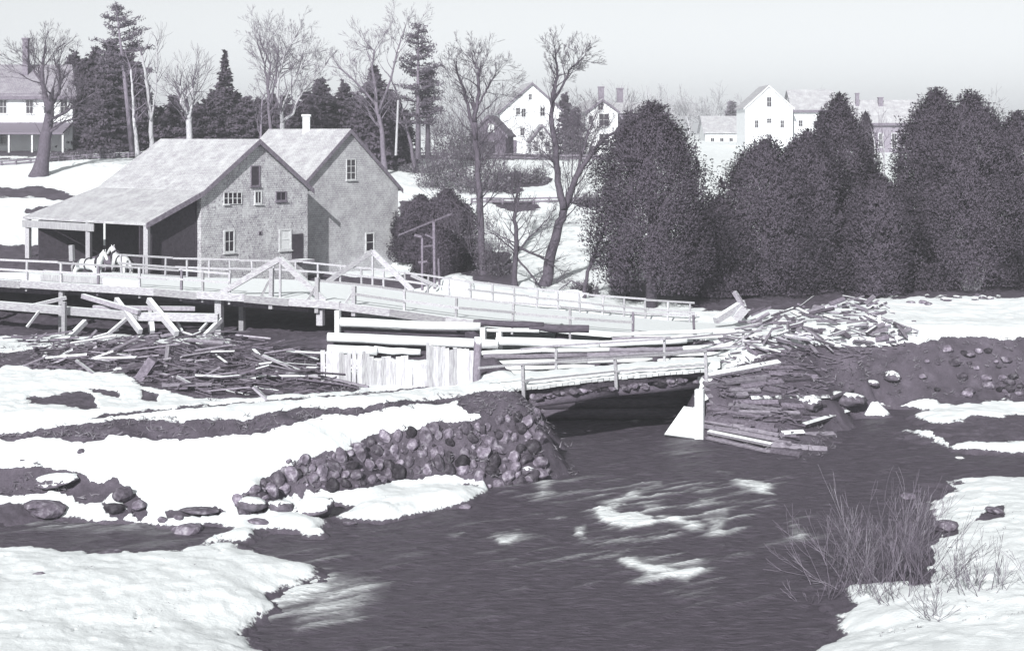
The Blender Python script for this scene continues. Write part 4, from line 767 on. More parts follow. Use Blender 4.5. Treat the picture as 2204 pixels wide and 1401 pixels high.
boulder(1815, 872, 100, 44, 'snow-covered hollow rock shelf at the waterline below the slabs', 1, 3); boulder(1745, 880, 60, 40, 'snowy stone left of the hollow rock shelf', 1, 2)
boulder(175, 977, 22, 14, 'small dark stone alone on the left snow field', 0, 3); boulder(88, 1241, 42, 12, 'flat dark stone on the near left snow', 0, 5); boulder(225, 1195, 70, 12, 'long dark stone at the near bank of the side stream', 0, 6); boulder(1955, 1078, 60, 26, 'grey ledge stone at the tip of the right inlet snow', 0, 7)
for i in range(36):
    x = rnd(1980, 2200); y = rnd(760, 860); w_ = rnd(14, 34); boulder(x, y, w_, w_*.7, '%s loose stone %s the dark bank %s' % ('large' if w_ > 24 else 'small', 'high on' if y < 810 else 'low on', 'at the right edge of view' if x > 2110 else 'right of the capped stone'), 0, i, 'loose stones on the far right bank')
for i in range(16):
    x = rnd(1820, 2150); y = lerp(668, 640, (x-1820)/330)+rnd(-6, 8); boulder(x, y, rnd(12, 26), rnd(10, 18), 'stone in the row edging the cedar snow', i % 2, i, 'stones edging the snow before the cedars')
for x, y, w, lb in ((270, 1022, 14, 'first'), (235, 1020, 12, 'second'),): pass
# snow heaps
def heap_mesh(seed):
    bm = bmesh.new(); bmesh.ops.create_icosphere(bm, subdivisions=4, radius=1)
    for v in bm.verts: q = v.co; f = 1+.55*float(fbm(np.array([q.x*1.6+seed]), np.array([q.y*1.6+q.z]), 4)[0]); v.co = Vector((q.x*f, q.y*f, q.z*f*.8))
    me = bpy.data.meshes.new('snow_heap'); bm.to_mesh(me); bm.free(); return me
def heap(px, py, wpx, hpx, label, seed):
    p = hit(px, py, 60, 110); s = p.y/F; o = bpy.data.objects.new('snow_heap', heap_mesh(70+seed)); o.data.materials.append(M['snow']); o.data.polygons.foreach_set('use_smooth', [True]*len(o.data.polygons)); C.objects.link(o)
    o.location = p+Vector((0, 0, .1)); o.scale = (wpx*s/2, wpx*s/2.4, hpx*s); tag(o, label, 'snow heap')
heap(985, 625, 80, 30, 'rounded snow heap beside the pole frame', 1); heap(1225, 640, 70, 18, 'low snow heap under the leaning tree', 2)
# ---------------------------------------------------------------- trees
def rot(v, ax, a): return Matrix.Rotation(a, 3, ax)@v
def limb(mb, p, d, L, r, depth, rg, up=.12, wig=.16, nseg=5, spread=.6, kids=(3, 5), minr=.006, twist=0):
    pts = [p.copy()]; rs = [r]; cur = p.copy(); dd = d.copy(); node = []
    for i in range(nseg):
        dd = (dd+Vector((rg.normal(), rg.normal(), rg.normal()))*wig*.6+Vector((0, 0, up*.35))).normalized(); cur = cur+dd*(L/nseg); pts.append(cur.copy()); rr = r*(1-.72*(i+1)/nseg); rs.append(max(rr, minr)); node.append((cur.copy(), dd.copy(), rr))
    mb.tube(pts, rs, 6 if r > .08 else (4 if r > .025 else 3), caps=False)
    if depth <= 0: return
    n = rg.integers(kids[0], kids[1]+1)
    for k in range(n):
        i = int(rg.integers(max(0, nseg//3), nseg)); q, e, rr = node[i]; ax = Vector((rg.normal(), rg.normal(), rg.normal())).cross(e)
        if ax.length < 1e-4: continue
        e2 = rot(e, ax.normalized(), spread*rg.uniform(.6, 1.4)); limb(mb, q, e2.normalized(), L*rg.uniform(.42, .72), max(rr*rg.uniform(.45, .75), minr), depth-1, rg, up, wig, max(3, nseg-1), spread, kids, minr)
    q, e, rr = node[-1]; limb(mb, q, e, L*.55, max(rr, minr), depth-1, rg, up, wig, max(3, nseg-1), spread, kids, minr)
def pxline(pts, Y): return [at(x, y, Y) for x, y in pts]
def bare_tree(label, Y, trunks, seed, mat='bark_md', depth=3, kids=(2, 4), rw=None, group='bare trees', minr=.008, up=.15, spread=.55, LF=.42, name='bare_tree'):
    """trunks: list of (pixel polyline, base width px, end width px); limbs grow from the upper part of each"""
    rg = np.random.default_rng(seed); x, y = trunks[0][0][0]; base = at(x, y, Y); gz = ground(base.x, base.y); base.z = min(base.z, gz) if abs(base.z-gz) < 3 else base.z
    root = thing(name, label, 'tree', base, group); mt = MB(); mc = MB(); first = True
    for pts, w0, w1 in trunks:
        P = pxline(pts, Y); 
        if first: P[0] = base-Vector((0, 0, .3)); first = False
        for i in range(1, len(P)): P[i] = P[i]+Vector((0, rg.uniform(-.5, .5)*min(i, 2)*.5, 0))
        Q = []; R = []; n = len(P)
        for i in range(n-1):
            for k in range(4): tt = (i+k/4)/(n-1); Q.append(P[i].lerp(P[i+1], k/4)+Vector((rg.normal(), rg.normal(), 0))*.03); R.append(lerp(w0, w1, tt**.8)*Y/F/2)
        Q.append(P[-1]); R.append(w1*Y/F/2)
        if len(mt.v) == 0: R[0] *= 1.5; R[1] *= 1.2
        mt.tube(Q, R, 8); Ltot = sum((a-b).length for a, b in zip(P, P[1:]))
        for i in range(int(len(Q)*.35), len(Q)):
            for _ in range(rg.integers(1, 3) if i < len(Q)*.75 else 1):
                d = (Q[min(i+1, len(Q)-1)]-Q[i-1]).normalized(); ax = Vector((rg.normal(), rg.normal(), rg.normal())).cross(d)
                if ax.length < 1e-3: continue
                d2 = rot(d, ax.normalized(), rg.uniform(.5, 1.1)); limb(mc, Q[i], d2, max(Ltot*LF, 1.7*Y/95)*rg.uniform(.45, 1.1)*(1-.4*i/len(Q)), min(R[i]*.5, .045*Y/95), depth-1, rg, up, .2, 5, spread, kids, minr)
        limb(mc, Q[-1], (Q[-1]-Q[-3]).normalized(), min(1.3, max(.6, 15*R[-1])), R[-1], depth-1, rg, up, .2, 5, spread, kids, minr)
    part('trunk', mt, M[mat], root, True); part('crown', mc, M[{'bark_lt': 'bark_md'}.get(mat, mat)], root); return root

def tri_cloud(name, Cn, D, size, rg, mat, parent, aspect=.45):
    """leaf-sized triangles at Cn (n,3) pointing along D (n,3)"""
    n = len(Cn); D = D/np.linalg.norm(D, axis=1)[:, None]; A = np.cross(D, rg.normal(size=(n, 3))); A /= np.linalg.norm(A, axis=1)[:, None]+1e-9; s = size*rg.uniform(.6, 1.4, (n, 1))
    off = np.array(base_of(parent)); V = np.stack([Cn-A*s*aspect-D*s*.3, Cn+A*s*aspect-D*s*.3, Cn+D*s], 1).reshape(-1, 3)-off
    return obj(name, np_mesh(name, V, [np.arange(3*n).reshape(-1, 3)]), M[mat], parent)
def trunk_mesh(parent, p, h, r, mat, lean=0): m = MB(); p = Vector(p); m.tube([p-Vector((0, 0, .4)), p+Vector((lean*.3, 0, h*.4)), p+Vector((lean, 0, h))], [r*1.25, r*.8, r*.12], 7); part('trunk', m, M[mat], parent, True)
def cedar(label, px, py_top, hw, py_base, Y, seed, n=26000, low=.04, shape=.42, group='dark cedars along the bank', stems=1, blunt=1.8):
    rg = np.random.default_rng(seed); b = at(px, py_base, Y); g = on_ground(px, Y); b.z = g.z if abs(g.z-b.z) < 1.5 else b.z; top = H-(py_top-HZ)*Y/F; h = top-b.z; R = hw*Y/F*1.06
    root = thing('cedar_tree', label, 'tree', b, group); trunk_mesh(root, b, h*.9, R*.075+.05, 'bark')
    if stems > 1:
        for k in range(stems): m = MB(); a = -.7+1.4*k/(stems-1); m.tube([b+Vector((a*.3, -.2, -.3)), b+Vector((a*.9, -.3, .7)), b+Vector((a*1.3, -.1, 1.9))], [.16, .12, .07], 7); part('stem', m, M['bark_lt'], root, True)
    nc = 480; z = low+(1-low)*rg.random(nc)**1.05; 
    prof = lambda z: np.where(z < shape, .80+.20*np.sin(np.clip((z-low)/(shape-low+1e-6), 0, 1)*np.pi/2), np.clip(1-(np.clip(z-shape, 0, 1)/(1-shape))**blunt, 0, 1)**.8)
    th = rg.uniform(0, 2*np.pi, nc); lump = 1+.16*np.sin(th*3+seed+z*5)+.12*np.sin(th*5-z*11+seed*2)+.13*rg.normal(size=nc)+np.where(rg.random(nc) < .08, .16, 0)
    rr = R*prof(z)*lump*rg.uniform(.62, 1.0, nc)**.6; Cc = np.stack([rr*np.cos(th), rr*np.sin(th)*.85, z*h], 1)+np.array(b)
    n = int(n*2.7); k = rg.integers(0, nc, n); sp = np.clip(R*.125, .18, .5); loc = np.clip(rg.normal(size=(n, 3)), -1.7, 1.7)*[sp, sp, sp*1.5]*.75; P = Cc[k]+loc; kk = rg.random(n) < .28; P[kk] = np.array(b)+(P[kk]-np.array(b))*np.stack([np.sqrt(rg.random(kk.sum()))]*2+[np.ones(kk.sum())], 1)
    out = P-np.array(b); out[:, 2] = 0; D = out/(np.linalg.norm(out, axis=1)[:, None]+1e-6)*.7+[0, 0, .55]+rg.normal(size=(n, 3))*.6
    zs = lo_ = .45+.55*rg.random(110); ts = rg.uniform(0, 2*np.pi, 110); rs_ = R*prof(zs)*rg.uniform(.2, 1.0, 110); S0 = np.stack([rs_*np.cos(ts), rs_*np.sin(ts)*.85, zs*h], 1)+np.array(b)     # feathery leaders
    q = rg.integers(0, 110, n//7); u1 = rg.random(n//7); hs_ = rg.uniform(.35, .8, 110)*np.clip(h/9, .4, 1.1); SP = S0[q]+np.stack([rg.normal(size=n//7)*.13*(1-u1), rg.normal(size=n//7)*.13*(1-u1), u1*hs_[q]], 1); P = np.concatenate([P, SP]); D = np.concatenate([D, rg.normal(size=(n//7, 3))*.4+[0, 0, .9]])
    P[:, 2] = np.maximum(P[:, 2], b.z+.1); tri_cloud('crown', P, D, .095, rg, 'cedar', root, .34); return root
def spruce(label, px, py_top, hw, py_base, Y, seed, mat='spruce', step=.34, droop=-.28, dens=1.0, gaps=0.0, start=.06, group='conifers on the hill', power=.62, tuft=.20, name='spruce_tree', bark='bark'):
    rg = np.random.default_rng(seed); b = at(px, py_base, Y); top = H-(py_top-HZ)*Y/F; g = on_ground(px, Y).z; b.z = g if abs(b.z-g) < 2.5 else b.z; h = top-b.z; R = hw*Y/F
    root = thing(name, label, 'tree', b, group); trunk_mesh(root, b, h, max(.09, h*.018), bark); P = []; D = []; mb = MB(); z = start*h
    while z < h*.985:
        f = z/h; L0 = R*(1-f)**power+.10; nb = int(rg.integers(7, 11)); a0 = rg.uniform(0, 7)
        for k in range(nb):
            if rg.random() < gaps: continue
            a = a0+2*np.pi*k/nb+rg.normal()*.2; L = L0*rg.uniform(.62, 1.08); dr = droop*(1-f)*1.1+.25*f+rg.normal()*.08; d = np.array([math.cos(a), math.sin(a), dr]); zz = z+rg.normal()*step*.3
            m_ = max(3, int(L/tuft*2.6*dens)); s = (np.arange(m_)+.7)/m_; w = (.10+.22*s*(1-.5*s))*L
            for q in range(3):
                pp = np.array([[0, 0, zz]])+d[None]*(s[:, None]*L)+np.array([0, 0, 1])[None]*(.10*L*(s**2)[:, None])+np.stack([-math.sin(a)*w*rg.normal(size=m_)*.8, math.cos(a)*w*rg.normal(size=m_)*.8, rg.normal(size=m_)*.06-.05], 1); P.append(pp); D.append(np.tile(d, (m_, 1))+rg.normal(size=(m_, 3))*.55+[0, 0, -.15])
            if rg.random() < .3: bb = Vector(b); e = Vector(d)*L*.8; mb.tube([bb+Vector((0, 0, zz)), bb+Vector((0, 0, zz))+e], [.03, .008], 3, False)
        z += step*(1.15-.5*f)
    P = np.concatenate(P)+np.array(b); D = np.concatenate(D); tri_cloud('crown', P, D, tuft, rg, mat, root, .5)
    if len(mb.v) > 60: part('branches', mb, M[bark], root)
    return root
def white_pine(label, px, py_top, hw, py_base, Y, seed, start=.3, group='white pines', mat='pine', lean=0):
    rg = np.random.default_rng(seed); b = at(px, py_base, Y); top = H-(py_top-HZ)*Y/F; h = top-b.z; R = hw*Y/F; root = thing('pine_tree', label, 'tree', b, group); m = MB(); bb = Vector(b)
    m.tube([bb-Vector((0, 0, .4)), bb+Vector((lean*.5, 0, h*.5)), bb+Vector((lean, 0, h))], [.24, .15, .03], 7); part('trunk', m, M['bark_md'], root, True); mb = MB(); P = []; D = []; z = start*h
    while z < h:
        f = (z/h-start)/(1-start); L0 = R*(1-f)**.7*(1 if f > .2 else .7)+.15
        for k in range(int(rg.integers(4, 7))):
            if rg.random() < .22: continue
            a = rg.uniform(0, 7); L = L0*rg.uniform(.45, 1.1); d = Vector((math.cos(a), math.sin(a), .12+.35*f+rg.normal()*.1)); p0 = bb+Vector((lean*z/h, 0, z)); p1 = p0+d*L; mb.tube([p0, p0.lerp(p1, .5)-Vector((0, 0, .06*L)), p1], [.05, .035, .012], 4, False)
            for s in np.linspace(.4, 1, max(2, int(L/.35))):
                c = p0.lerp(p1, s); q = int(19*rg.uniform(.5, 1.2)); P.append(np.array(c)+rg.normal(size=(q, 3))*[.20, .20, .09]); D.append(np.tile(np.array(d), (q, 1))*.4+rg.normal(size=(q, 3))*[.7, .7, .4]+[0, 0, .3])
        z += h*.042*rg.uniform(.7, 1.3)
    tri_cloud('crown', np.concatenate(P), np.concatenate(D), .21, rg, mat, root, .25); part('branches', mb, M['bark_md'], root); return root
def bush(label, px, py, wpx, hpx, seed, mat='brush', n=900, group='bushes', Y=None, name='bush', cat='bush', tri=.10):
    rg = np.random.default_rng(seed); p = hit(px, py, 45, 240) if Y is None else on_ground(px, Y); s = p.y/F; W, Hh = wpx*s/2, hpx*s; root = thing(name, label, cat, p, group); mb = MB()
    for k in range(24 if wpx > 55 else 12):
        o = p+Vector((rg.normal()*W*.35, rg.normal()*W*.3, -.1)); limb(mb, o, Vector((rg.normal()*.35, rg.normal()*.3, 1)).normalized(), Hh*rg.uniform(.5, .85), .022*p.y/110, 2, rg, .12, .2, 4, .5, (2, 3), .007)
    n = int(n*.45)
    part('stems', mb, M['bark'], root); q = rg.normal(size=(n, 3)); q /= np.linalg.norm(q, axis=1)[:, None]; q *= rg.random((n, 1))**.35; q[:, 2] = np.abs(q[:, 2]); lump = 1+.25*np.sin(q[:, :1]*6+seed)*np.cos(q[:, 1:2]*7)
    P = q*lump*[W, W*.8, Hh]+np.array(p); tri_cloud('foliage', P, q+rg.normal(size=(n, 3))*.7, tri, rg, mat, root, .4); return root

# cedars of the right bank
cedar('broad cedar with rounded crown at the left end of the cedar row', 1402, 246, 116, 660, 88, 1, 38000, low=.15, shape=.36, blunt=2.4)
cedar('low cedar filling the gap right of the broad rounded cedar', 1548, 440, 72, 668, 91, 2, 14000, low=.02, blunt=2.4)
cedar('rounded cedar with level top left of the spiry one', 1645, 318, 108, 675, 92, 3, 30000, low=.01, blunt=2.4)
cedar('cedar leaning on the spiry one from the left', 1738, 300, 88, 670, 93, 4, 26000, low=.01, blunt=2.4)
cedar('tall spiry cedar in the middle of the cedar row', 1806, 226, 100, 665, 97, 5, 30000, low=.01, shape=.16)
cedar('cedar filling the dip right of the spiry one', 1890, 392, 76, 660, 92, 6, 20000, low=.01, blunt=2.4)
cedar('tall cedar with blunt top and pale stems at the right', 2014, 212, 96, 640, 94, 7, 32000, low=.02, shape=.3, blunt=2.4)
cedar('tallest right-hand cedar with several pale stems at its foot', 2088, 222, 112, 622, 93, 8, 34000, low=.06, stems=5, blunt=2.4)
cedar('cedar cut by the right edge of the view', 2190, 262, 95, 620, 94, 9, 24000, low=.03, blunt=2.4)
cedar('narrow dark cedar spire before the long grey house', 1863, 250, 26, 420, 120, 10, 5000, low=.0, shape=.15)
cedar('thin cedar spire beside the white hall wing', 1768, 248, 26, 420, 122, 12, 5000, low=.0, shape=.15)
# conifers of the left and middle hill
spruce('broad spruce leaning from the left house into the dark grove', 160, 112, 62, 325, 150, 21, step=.42)
spruce('second spruce of the left grove with blunt top', 205, 104, 60, 325, 146, 22, step=.42)
spruce('tallest spruce of the left grove', 240, 84, 75, 328, 142, 23, step=.42); spruce('spruce at the right edge of the left grove', 292, 132, 58, 326, 140, 24, step=.4); spruce('short spruce low in front of the left grove', 228, 190, 72, 326, 138, 25, step=.4)
spruce('small spruce left of the forked pale stub tree', 376, 208, 48, 312, 142, 26); spruce('spiry spruce towering over the mill roof', 484, 112, 46, 310, 146, 27, step=.36, power=.95); spruce('low spruce right of the forked pale stub tree', 442, 218, 60, 312, 140, 28); spruce('low spruce behind the box mill peak', 532, 206, 52, 312, 142, 29); spruce('low dark spruce over the mill ridge', 405, 236, 46, 310, 138, 44)
spruce('wide spruce behind the pale forked bare tree', 588, 204, 50, 312, 148, 30); spruce('spruce above the grist mill chimney', 690, 168, 52, 312, 146, 31); spruce('spruce right of the grist mill chimney', 740, 178, 46, 312, 148, 32); spruce('low spruce left of the grist mill chimney', 635, 226, 50, 312, 142, 33)
spruce('dark pointed spruce right of the grist mill peak', 806, 138, 74, 335, 140, 34, step=.38, power=.8); spruce('short spruce low behind the grist mill peak', 775, 226, 52, 330, 136, 35); spruce('stout spruce by the thin pale pole', 850, 212, 46, 330, 138, 36)
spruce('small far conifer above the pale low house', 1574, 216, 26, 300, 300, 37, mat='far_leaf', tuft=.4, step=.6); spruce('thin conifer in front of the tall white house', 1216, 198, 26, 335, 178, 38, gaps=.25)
spruce('tangled conifer left of the chimney house', 1240, 232, 30, 335, 172, 39, gaps=.2); spruce('bushy conifer covering the chimney house wing', 1352, 238, 44, 340, 160, 40)
for i, (x, t_, w, Y, lb) in enumerate(((345, 232, 40, 146, 'dark low spruce between the left grove and the stub tree'), (360, 246, 44, 139, 'low spruce at the left foot of the stub tree'), (425, 226, 50, 150, 'spruce mass behind the stub tree fork'), (462, 196, 52, 150, 'full spruce left of the spiry one'), (505, 200, 52, 150, 'full spruce right of the spiry one'), (560, 212, 46, 152, 'spruce filling behind the thin dark bare tree'), (612, 210, 52, 152, 'spruce filling behind the wide forked tree'), (660, 200, 50, 150, 'spruce filling left above the chimney'), (715, 206, 48, 150, 'spruce filling above the grist ridge'), (765, 200, 50, 152, 'spruce filling left of the pointed dark one'), (835, 190, 50, 146, 'spruce filling right of the pointed dark one'), (870, 236, 36, 142, 'low spruce left of the tall white pine'), (130, 150, 52, 152, 'spruce behind the hip-roofed house end'), (185, 128, 66, 142, 'wide spruce in the heart of the left grove'), (268, 108, 70, 148, 'wide spruce behind the pale leaning trunk'), (305, 180, 46, 146, 'short spruce under the cut white pine'), (820, 250, 60, 134, 'skirted low spruce above the right mill eave'))):
    spruce(lb, x, t_, w, 318, Y, 500+i, power=.55, step=.36, start=.02)
white_pine('tall white pine with layered tufts near the pole', 900, 50, 66, 332, 132, 41, .24); white_pine('white pine cut by the top of the view above the left grove', 286, 12, 84, 322, 130, 42, .55, lean=-1.3); white_pine('thin second pine stem beside the tall white pine', 921, 150, 34, 330, 133, 43, .35)
# dark evergreens between the mill and the trees
for i, (x, t_, w, bs, Y, lb) in enumerate(((905, 432, 52, 590, 104, 'dark bushy cedar against the right mill corner'), (962, 420, 56, 600, 102, 'dark bushy cedar behind the wooden pole frame'), (940, 500, 50, 612, 97, 'squat cedar at the foot of the pole frame'))):
    cedar(lb, x, t_, w, bs, Y, 60+i, 13000, low=.0, shape=.55, group='cedars beside the grist mill')
for i, (x, y, w, hh, Y, n_, lb) in enumerate(((1015, 425, 130, 130, 126, 1900, 'tall grey thicket behind the upright bare tree on the slope'), (1062, 420, 80, 80, 124, 900, 'grey thicket on the snowy slope right of the mill'), (955, 420, 110, 80, 124, 1100, 'grey thicket over the mill corner on the slope'), (965, 340, 110, 85, 150, 1700, 'grey hedge thicket left of the barn'), (1020, 345, 90, 95, 148, 1400, 'grey hedge thicket before the barn'), (1180, 345, 110, 70, 150, 1200, 'bare lilac thicket below the white ell'), (1250, 345, 90, 110, 160, 1400, 'bare thicket hiding the dark porch'))):
    bush(lb, x, y, w, hh, 600+i, n=n_, Y=Y, tri=.17, group='grey thickets on the slope')
bush('twiggy dark brush left of the upright bare tree', 1000, 605, 80, 120, 640, n=900, group='grey thickets on the slope', Y=99, tri=.09); bush('twiggy low brush between the two bare trunks', 1062, 612, 84, 70, 641, n=1300, group='grey thickets on the slope', Y=95, tri=.09)
# bare trees
bare_tree('upright bare tree with tall crown before the grey barn', 95, [([(1040,615),(1037,520),(1033,430),(1026,330),(1022,260)],17,11), ([(1024,300),(1008,235),(1000,195),(985,160)],9,4), ([(1022,262),(1030,200),(1028,150),(1020,135)],10,4), ([(1030,225),(1048,190),(1062,170)],5,3)], 101, 'bark', 4, (2, 4), LF=.4, minr=.006)
bare_tree('leaning dark forked tree over the snowy slope', 92, [([(1170,625),(1185,550),(1205,480),(1218,440),(1240,380),(1270,335),(1300,300)],27,7), ([(1214,450),(1200,390),(1196,320),(1186,255)],16,11), ([(1186,258),(1190,200),(1200,165),(1196,120)],10,4), ([(1192,215),(1215,175),(1230,145),(1250,130)],6,3), ([(1240,380),(1262,300),(1275,262)],7,3)], 102, 'bark', 4, (2, 4), LF=.34, minr=.006)
bare_tree('small crooked dark tree left of the leaning one', 91, [([(1108,618),(1110,560),(1112,510),(1108,460),(1112,425)],14,6), ([(1112,545),(1090,525),(1065,505)],5,2), ([(1110,545),(1140,510),(1180,470)],5,2), ([(1112,555),(1150,600),(1165,620)],5,3), ([(1112,530),(1150,548),(1180,562)],7,3)], 103, 'bark', 3, LF=.32)
bare_tree('bent sapling beside the broad cedar', 89, [([(1252,628),(1265,585),(1280,545),(1305,480),(1320,430)],9,4), ([(1253,615),(1230,605),(1205,625)],4,2)], 104, 'bark', 2, LF=.3)
bare_tree('gnarled old tree before the hip-roofed house', 118, [([(82,352),(98,300),(104,245),(112,215)],34,14), ([(106,240),(92,190),(90,150),(92,118)],15,5), ([(108,232),(125,200),(128,165),(118,140)],10,4), ([(102,262),(135,245),(165,225),(205,200)],8,3), ([(98,290),(140,262),(165,255)],7,3), ([(92,180),(70,150),(64,135)],6,3)], 105, 'bark', 4, (2, 3), LF=.3)
bare_tree('pale bare tree with wide forks above the mill ridge', 132, [([(607,312),(608,270),(606,240)],13,9), ([(606,245),(598,205),(602,160),(610,120),(634,82)],8,3), ([(606,262),(632,245),(640,215),(655,195),(700,140)],7,3), ([(606,240),(620,200),(648,150),(650,130)],6,3)], 106, 'bark_lt', 4, (2, 3), LF=.4)
bare_tree('dark thin bare tree left of the wide forked pale one', 134, [([(582,312),(580,250),(576,190),(582,140),(560,90)],9,3), ([(580,230),(592,180),(600,120)],5,3), ([(576,190),(570,140),(556,100)],5,3)], 107, 'bark_md', 4, (2, 3), LF=.3)
bare_tree('broken pale stub tree forked like a Y', 122, [([(406,322),(406,270),(403,240)],14,12), ([(404,245),(392,222),(386,205),(388,185)],10,4), ([(406,255),(412,225),(416,190)],8,4), ([(394,218),(415,192),(422,172)],6,3)], 108, 'bark_lt', 3, LF=.35)
bare_tree('tall thin bare trunk in front of the left grove', 126, [([(298,335),(290,270),(283,212),(280,150)],10,4)], 109, 'bark_lt', 2, LF=.12); bare_tree('pale leaning trunk right of the left grove', 126, [([(326,330),(324,260),(318,190),(304,120)],12,5), ([(324,260),(336,200),(340,120),(338,90)],5,2)], 110, 'bark_lt', 2, LF=.14)
bare_tree('bare tree tangled in the spruce right of the grist mill', 130, [([(826,345),(824,290),(812,235),(806,180)],13,6), ([(808,200),(802,150),(806,110),(790,95)],6,3), ([(812,230),(780,190),(735,150)],6,3), ([(816,240),(840,170),(858,100),(870,65)],6,2)], 111, 'bark_md', 4, (2, 3), LF=.4)
bare_tree('slanting bare tree left of the tall white pine', 133, [([(895,340),(880,290),(866,240),(850,190)],9,4)], 112, 'bark_md', 2, LF=.2)
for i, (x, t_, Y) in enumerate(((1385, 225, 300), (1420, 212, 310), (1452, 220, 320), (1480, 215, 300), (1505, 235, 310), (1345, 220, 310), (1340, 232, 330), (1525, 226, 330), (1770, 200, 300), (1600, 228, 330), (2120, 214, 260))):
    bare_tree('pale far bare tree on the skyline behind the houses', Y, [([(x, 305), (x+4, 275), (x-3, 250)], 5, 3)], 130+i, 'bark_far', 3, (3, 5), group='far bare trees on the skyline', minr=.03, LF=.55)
bare_tree('thin pale birch before the long grey house', 118, [([(1882,352),(1882,310),(1880,285)],4,2)], 150, 'bark_lt', 2, LF=.2); bare_tree('second pale birch before the long grey house', 116, [([(1904,372),(1902,330),(1898,290)],5,2)], 151, 'bark_lt', 2, LF=.2)
bare_tree('grey bare tree behind the box mill peak', 128, [([(560,318),(562,270),(566,215)],7,3)], 152, 'bark_md', 3, LF=.3)
# hedges and bushes
for i, (x, y, w, hh, lb) in enumerate(((120, 330, 60, 18, 'low hedge bush behind the old tree'), (170, 328, 60, 20, 'low hedge bush before the left grove'), (225, 322, 70, 22, 'low hedge bush under the left grove'), (290, 330, 40, 12, 'dark bush at the foot of the thin trunk'), (960, 335, 110, 50, 'grey brush thicket below the tall pine'), (1000, 345, 90, 45, 'grey brush thicket in front of the barn'), (1120, 335, 60, 30, 'bare thicket before the tall white house'), (1160, 338, 50, 35, 'bare thicket before the white ell'), (885, 300, 60, 20, 'dark bush by the pole foot'), (1075, 405, 60, 40, 'dark bush on the snowy slope'), (1270, 442, 70, 22, 'bush beside the leaning fork on the slope'), (1258, 638, 60, 26, 'dark bush at the foot of the bent sapling'), (1335, 640, 50, 26, 'snowy bush under the broad cedar'), (860, 330, 60, 22, 'bush at the fence left of the tall pine'), (1010, 420, 70, 44, 'grey thicket around the upright bare tree'), (930, 405, 80, 60, 'grey brush over the right mill corner'))):
    bush(lb, x, y, w, hh, 200+i, n=1300, Y=(125+i if y < 345 else None), tri=.13)
# willow shrubs of the near right bank
def willow(label, px, py, hpx, n, seed, mat='twig', fan=.62):
    rg = np.random.default_rng(seed); p = hit(px, py, 38, 70); s = p.y/F; root = thing('willow_shrub', label, 'shrub', p, 'willow shrubs on the near right bank'); 
    for part_i in range(2):
        mb = MB()
        for k in range(max(4, n//3)):
            d = Vector((rg.normal()*fan, rg.normal()*fan*.6, 1)).normalized(); o = p+Vector((rg.normal()*.28, rg.normal()*.2, -.08)); limb(mb, o, d, hpx*.66*s*rg.uniform(.45, 1), rg.uniform(.006, .014), 2, rg, .1, .14, 5, .35, (1, 3), .004)
        part('twigs', mb, M[mat if part_i == 0 else 'bark_md'], root)
for i, (x, y, hh, n, mat, lb) in enumerate(((1790, 1262, 170, 16, 'bark_md', 'leftmost willow shrub at the water'), (1850, 1265, 210, 24, 'twig', 'tall pale willow shrub on the near bank'), (1905, 1262, 245, 26, 'twig', 'tallest willow shrub in the thicket'), (1955, 1262, 200, 28, 'bark', 'dense willow shrub mid thicket'), (2000, 1265, 170, 26, 'bark', 'dark willow shrub at the snow edge'), (2060, 1275, 120, 18, 'bark', 'dark forked shrub standing in snow'), (2105, 1280, 110, 16, 'bark', 'small dark shrub in the near right snow'), (2150, 1275, 120, 14, 'bark', 'spindly shrub near the right edge of the snow'), (1870, 1290, 90, 22, 'bark', 'short dark shrub at the bottom of the thicket'), (1930, 1300, 100, 22, 'bark', 'short shrub in front of the tallest willow'), (1800, 1230, 150, 12, 'twig', 'thin shrub standing in the river edge'), (1985, 1150, 90, 16, 'twig', 'pale shrub below the inlet snow'), (1760, 1300, 70, 14, 'bark_md', 'lowest shrub by the river at the bottom'), (2020, 1340, 110, 16, 'bark', 'shrub sprouting from the bottom right snow'))):
    willow(lb, x, y, hh, n, 300+i, mat)
# dry brush over bare banks and heaps (nobody could count it)
def scatter(name, label, zones, n, seed, mat, size, up=.4):
    rg = np.random.default_rng(seed); X = []; 
    for poly, y0, y1, cnt in zones:
        Pn = np.array(poly, float); lo, hi = Pn.min(0), Pn.max(0); x = rg.uniform(lo[0], hi[0], cnt*3); y = rg.uniform(lo[1], hi[1], cnt*3); k = sdist(x, y, poly) > 0; x, y = x[k][:cnt], y[k][:cnt]
        for a, b in zip(x, y): q = hit(a, b, y0, y1); X.append((q.x, q.y, q.z))
    X = np.array(X); rep = 7; P = np.repeat(X, rep, 0)+rg.normal(size=(len(X)*rep, 3))*[.12, .12, .05]+[0, 0, .06]; root_o = tri_cloud(name, P, rg.normal(size=(len(P), 3))*[1, .6, .5]+[0, 0, up], size, rg, mat, None, .13); tag(root_o, label, kind='stuff'); return root_o
scatter('dry_grass', 'dry grass and litter on the bare earth banks', [(BARE_AND_SHADE[0][0], 50, 68, 420), (BARE_AND_SHADE[3][0], 58, 74, 520), (BARE_AND_SHADE[1][0], 48, 66, 160), (BARE_AND_SHADE[15][0], 58, 86, 620), (BARE_AND_SHADE[10][0], 46, 62, 90)], 0, 400, 'brush', .15)
scatter('snow_litter', 'bark chips and dead leaves strewn on the near snow', [([(60, 960), (600, 950), (500, 1090), (60, 1000)], 48, 60, 26), ([(60, 1190), (560, 1215), (520, 1390), (60, 1390)], 38, 50, 26), ([(2060, 1060), (2200, 1060), (2200, 1390), (1900, 1390)], 38, 60, 40), ([(600, 1110), (1000, 1050), (900, 1110)], 48, 60, 10)], 0, 401, 'bark', .05, .1)
